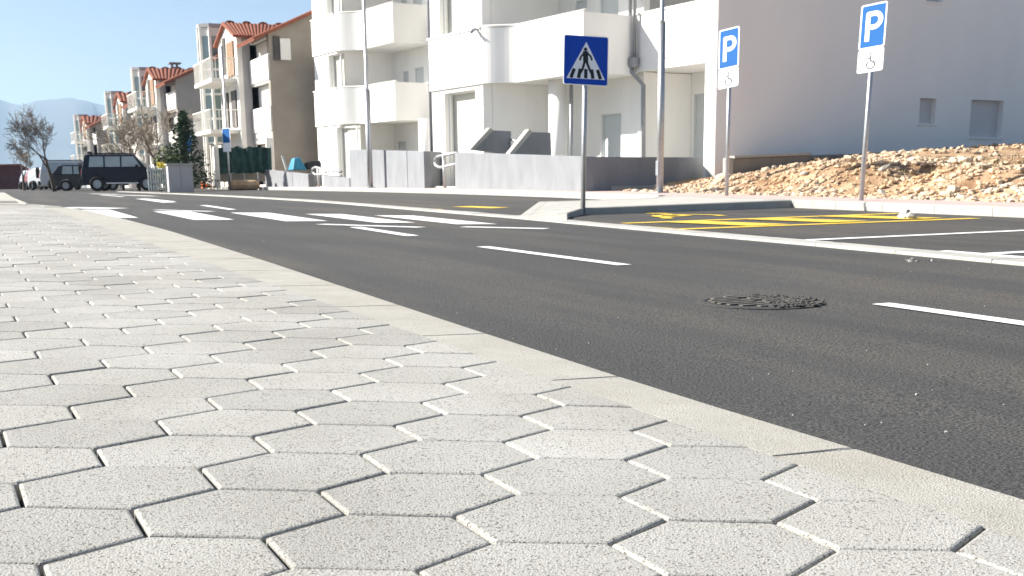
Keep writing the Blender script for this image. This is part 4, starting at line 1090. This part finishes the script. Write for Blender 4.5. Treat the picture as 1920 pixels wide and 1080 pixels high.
def car(label, loc, rz, paint, suv=False, L=4.2, W=1.75, H=1.5, group='parked cars'):
    """nose towards local +x"""
    e = empty('parked_car', label, 'car', group, loc=loc, rz=rz)
    if suv: low = [(-.5, .42), (-.5, .95), (-.487, 1.02)]; top = [(-.455, .985), (-.43, 1.0), (.1, 1.0), (.15, .985)]; bonnet = [(.285, .635), (.46, .585), (.49, .5), (.5, .25)]
    else: low = []; top = [(-.40, .93), (-.33, 1.0), (.0, 1.0), (.08, .96)]; bonnet = [(.25, .66), (.42, .56), (.48, .46), (.5, .22)]
    belt = .64 if suv else .62
    zl = .26
    body_low = [(-.5, .24), (-.505, .45), (-.495, belt - .02), (-.49, belt)] + bonnet[:1] and [(-.5, .24), (-.505, .45), (-.49, belt)] + [(bonnet[0][0], belt)] + bonnet[1:] + [(.49, .18), (-.49, .17)]
    hw = W / 2
    def sect(profile, hw0, hw1, zsplit):
        pass
    wr = .355 if suv else .30
    # lower body with wheel arches (side profile with arcs), extruded across the width
    wx = (-.31 * L, .30 * L)
    prof = [(-.49 * L, .17 * H)]
    pts = []
    for cx_ in wx:
        for k in range(9):
            a = math.pi - math.pi * k / 8; pts.append((cx_ + wr * 1.18 * math.cos(a), max(.17 * H, wr + wr * 1.18 * math.sin(a))))
    prof += pts + [(.49 * L, .18 * H)]
    up = [(x * L, z * H) for x, z in bonnet[::-1]]
    up[-1] = (up[-1][0], belt * H)
    prof += up + [(-.49 * L, belt * H), (-.505 * L, .45 * H)]
    n = len(prof); b = MB()
    vs = []
    for yy, k in ((-hw, 0), (-hw + .06, 1), (hw - .06, 1), (hw, 0)):
        for x, z in prof:
            kk = .985 if not k else 1.0; vs.append((x * kk, yy, .25 * H + (z - .25 * H) * (.97 if not k and z > .5 * H else 1)))
    b.add(vs, [tuple(range(n)), tuple(range(3 * n, 4 * n))[::-1]] + [(r * n + i, (r + 1) * n + i, (r + 1) * n + (i + 1) % n, r * n + (i + 1) % n) for r in range(3) for i in range(n)])
    bd = b.build('body', paint, e)
    # cabin
    cab = [(-.485 * L, belt * H)] + [(x * L, z * H) for x, z in top] + [(bonnet[0][0] * L, belt * H)]
    b = MB(); n = len(cab); vs = []
    for yy in (-1, 1):
        for x, z in cab: vs.append((x, yy * (hw - .03 - .16 * (z - belt * H) / (H * (1 - belt))), z))
    b.add(vs, [tuple(range(n)), tuple(range(n, 2 * n))[::-1]] + [(i, n + i, n + (i + 1) % n, (i + 1) % n) for i in range(n)])
    b.build('cabin', paint, e, bevel=.03)
    # side glass
    xr, xf = cab[1][0] + .16, cab[-2][0]
    zb_, zt_ = belt * H + .04, H * .945
    cuts = [xr + .02, xr + (xf - xr) * .36, xr + (xf - xr) * .72, None]
    def ys(z): return hw - .03 - .16 * (z - belt * H) / (H * (1 - belt)) + .006
    for s in (-1, 1):
        for i in range(3):
            a = cuts[i] + .03; c = cuts[i + 1] - .05 if i < 2 else None
            if i < 2: q = [(a, zb_), (c, zb_), (c, zt_), (a + (.06 if i == 0 else 0), zt_)]
            else: q = [(a, zb_), (cab[-1][0] - .22, zb_), (xf - .02, zt_), (a, zt_)]
            MB().prism([(x, s * ys(z), z) for x, z in q], (0, s * .008, 0)).build('side_window', 'car_glass', e)
    # windscreen and rear window
    (xa, za), (xb, zb2) = cab[-1], cab[-2]
    MB().prism([(xa - .03 + .012, -hw + .14, za + .03), (xa - .03 + .012, hw - .14, za + .03), (xb + .045, hw - .24, zb2 - .03), (xb + .045, -hw + .24, zb2 - .03)], (.012, 0, .006)).build('windscreen', 'car_glass', e)
    (xa, za), (xb, zb2) = cab[0], cab[1]
    MB().prism([(xa - .012, -hw + .2, za + .06), (xa - .012, hw - .2, za + .06), (xb - .012 + .015, hw - .28, zb2 - .06), (xb - .012 + .015, -hw + .28, zb2 - .06)], (-.012, 0, 0)).build('rear_window', 'car_glass', e)
    for s in (-1, 1):
        for x in wx: wheel(e, x, s * (hw - .01), wr, -s)
        box('tail_light', 'light_red', e, -.515 * L, -.5 * L, s * (hw - .22) - .07, s * (hw - .22) + .07, .42 * H, .6 * H)
        box('headlight', 'light_clear', e, .47 * L, .497 * L, s * (hw - .28) - .13, s * (hw - .28) + .13, .42 * H, .5 * H)
        box('mirror', paint, e, .17 * L, .21 * L, s * (hw + .1) - .09, s * (hw + .1) + .09, belt * H, belt * H + .14, .03)
        box('sill', 'chrome' if suv else 'sign_black', e, -.2 * L, .19 * L, s * (hw + .01) - .03, s * (hw + .01) + .03, .2 * H, .235 * H)
        if suv: MB().tube([(-.4 * L, s * (hw - .26), H + .01), (-.39 * L, s * (hw - .26), H + .06), (.06 * L, s * (hw - .26), H + .06), (.08 * L, s * (hw - .26), H)], .022, 8).build('roof_rail', 'sign_black', e)
    box('rear_bumper', 'sign_black', e, -.53 * L, -.495 * L, -hw + .06, hw - .06, .2 * H, .33 * H, .02); box('front_bumper', 'sign_black', e, .49 * L, .515 * L, -hw + .08, hw - .08, .18 * H, .33 * H, .02)
    if suv:
        MB().tube([(-.515 * L, .1, .62 * H), (-.56 * L, .1, .62 * H)], .33, 20).build('spare_wheel', 'tyre', e)
        box('roof_box', 'sign_black', e, -.44 * L, -.39 * L, -.12, .2, H + .02, H + .17, .02)
    return e
def at_ground(px, Y): q = at_plane(px, 355, (0, Y, 0), (0, 1, 0)); return (q[0], Y, zr(q[0], Y))
# off-road car: tail at pixel 168
c = at_ground(237, 62.5); car('dark navy off-road car parked left of the picket fence', c, math.radians(-16), 'car_navy', True, 3.95, 1.8, 1.80)
c = at_ground(170, 70); car('low black car with its tail next to the dark off-road car', c, math.radians(-8), 'car_black', False, 4.0, 1.72, 1.42)
c = at_ground(148, 76); car('taller silver car second from the dark off-road car', c, math.radians(-8), 'car_silver', True, 4.2, 1.75, 1.72)
c = at_ground(104, 84); car('small pale car by the foot of the bare tree', c, math.radians(-60), 'car_silver', False, 3.7, 1.65, 1.45)
c = at_ground(88, 90); car('small dark red car left of the bare tree trunk', c, math.radians(-70), 'car_red', False, 3.7, 1.65, 1.45)
c = at_ground(70, 98); car('farthest pale grey car before the dark red shed', c, math.radians(-80), 'car_silver', False, 3.7, 1.65, 1.45)
# dark red shed at the far left
x0, x1, Y_, _, z0, z1 = px_box(-60, 76, 311, 360, 112, 6)
e = empty('shed', 'dark red shed with sloping roof at the far left edge', 'shed')
xm = at_plane(40, 330, (0, 112, 0), (0, 1, 0))[0]
MB().prism([(x0, 112, z0 - .5), (x1, 112, z0 - .5), (x1, 112, z0 + 1.1), (xm, 112, z1), (x0, 112, z1 - .1)], (0, 5, 0)).build('wall', 'barn_red', e)
MB().prism([(x0 - .3, 111.7, z1 - .1), (xm, 111.7, z1 + .0), (x1 + .25, 111.7, z0 + 1.0), (x1 + .3, 111.7, z0 + 1.12), (xm + .05, 111.7, z1 + .15), (x0 - .3, 111.7, z1 + .05)], (0, 5.6, 0)).build('roof', 'car_red', e)
xa = at_plane(50, 330, (0, 112, 0), (0, 1, 0))[0]; box('door', 'dark_opening', e, xa, xa + .7, 111.95, 111.995, z0, z0 + 1.3); box('door_frame', 'house_grey', e, xa - .12, xa - .01, 111.93, 111.994, z0, z0 + 1.4)
# scrub on the crest behind the cars
b = MB()
for i in range(2500):
    px = rnd(-40, 140); Y_ = rnd(118, 128); p = at_plane(px, 350, (0, Y_, 0), (0, 1, 0)); h = 1.1 * random.random() * (1 + noise.noise(Vector((px * .08, 0, 0)))); s = rnd(.08, .2)
    cpt = Vector((p[0], Y_, zr(p[0], Y_) + h)); d1 = Vector((rnd(-1, 1), rnd(-1, 1), rnd(-.3, 1))).normalized() * s; d2 = d1.orthogonal().normalized() * s * .4; b.add([cpt - d1, cpt + d2, cpt + d1, cpt - d2], [(0, 1, 2, 3)])
tag(b.build('scrub', 'twig'), 'low brown scrub on the crest behind the parked cars', 'scrub', kind='stuff')

# ------------------------------------------------------------------ haze
me = MB().box(-7500, 7500, -700, 7500, -48, 470)
m = bpy.data.materials.new('haze_air'); m.use_nodes = True; nt = m.node_tree; nt.nodes.clear()
out = nt.nodes.new('ShaderNodeOutputMaterial'); v = nt.nodes.new('ShaderNodeVolumePrincipled')
v.inputs['Color'].default_value = (.52, .74, 1, 1); v.inputs['Density'].default_value = 1.7e-4; v.inputs['Anisotropy'].default_value = .2
nt.links.new(v.outputs['Volume'], out.inputs['Volume']); MATS['haze_air'] = m
hz = me.build('haze', 'haze_air'); tag(hz, 'thin blue haze over the whole place', 'haze', kind='stuff')
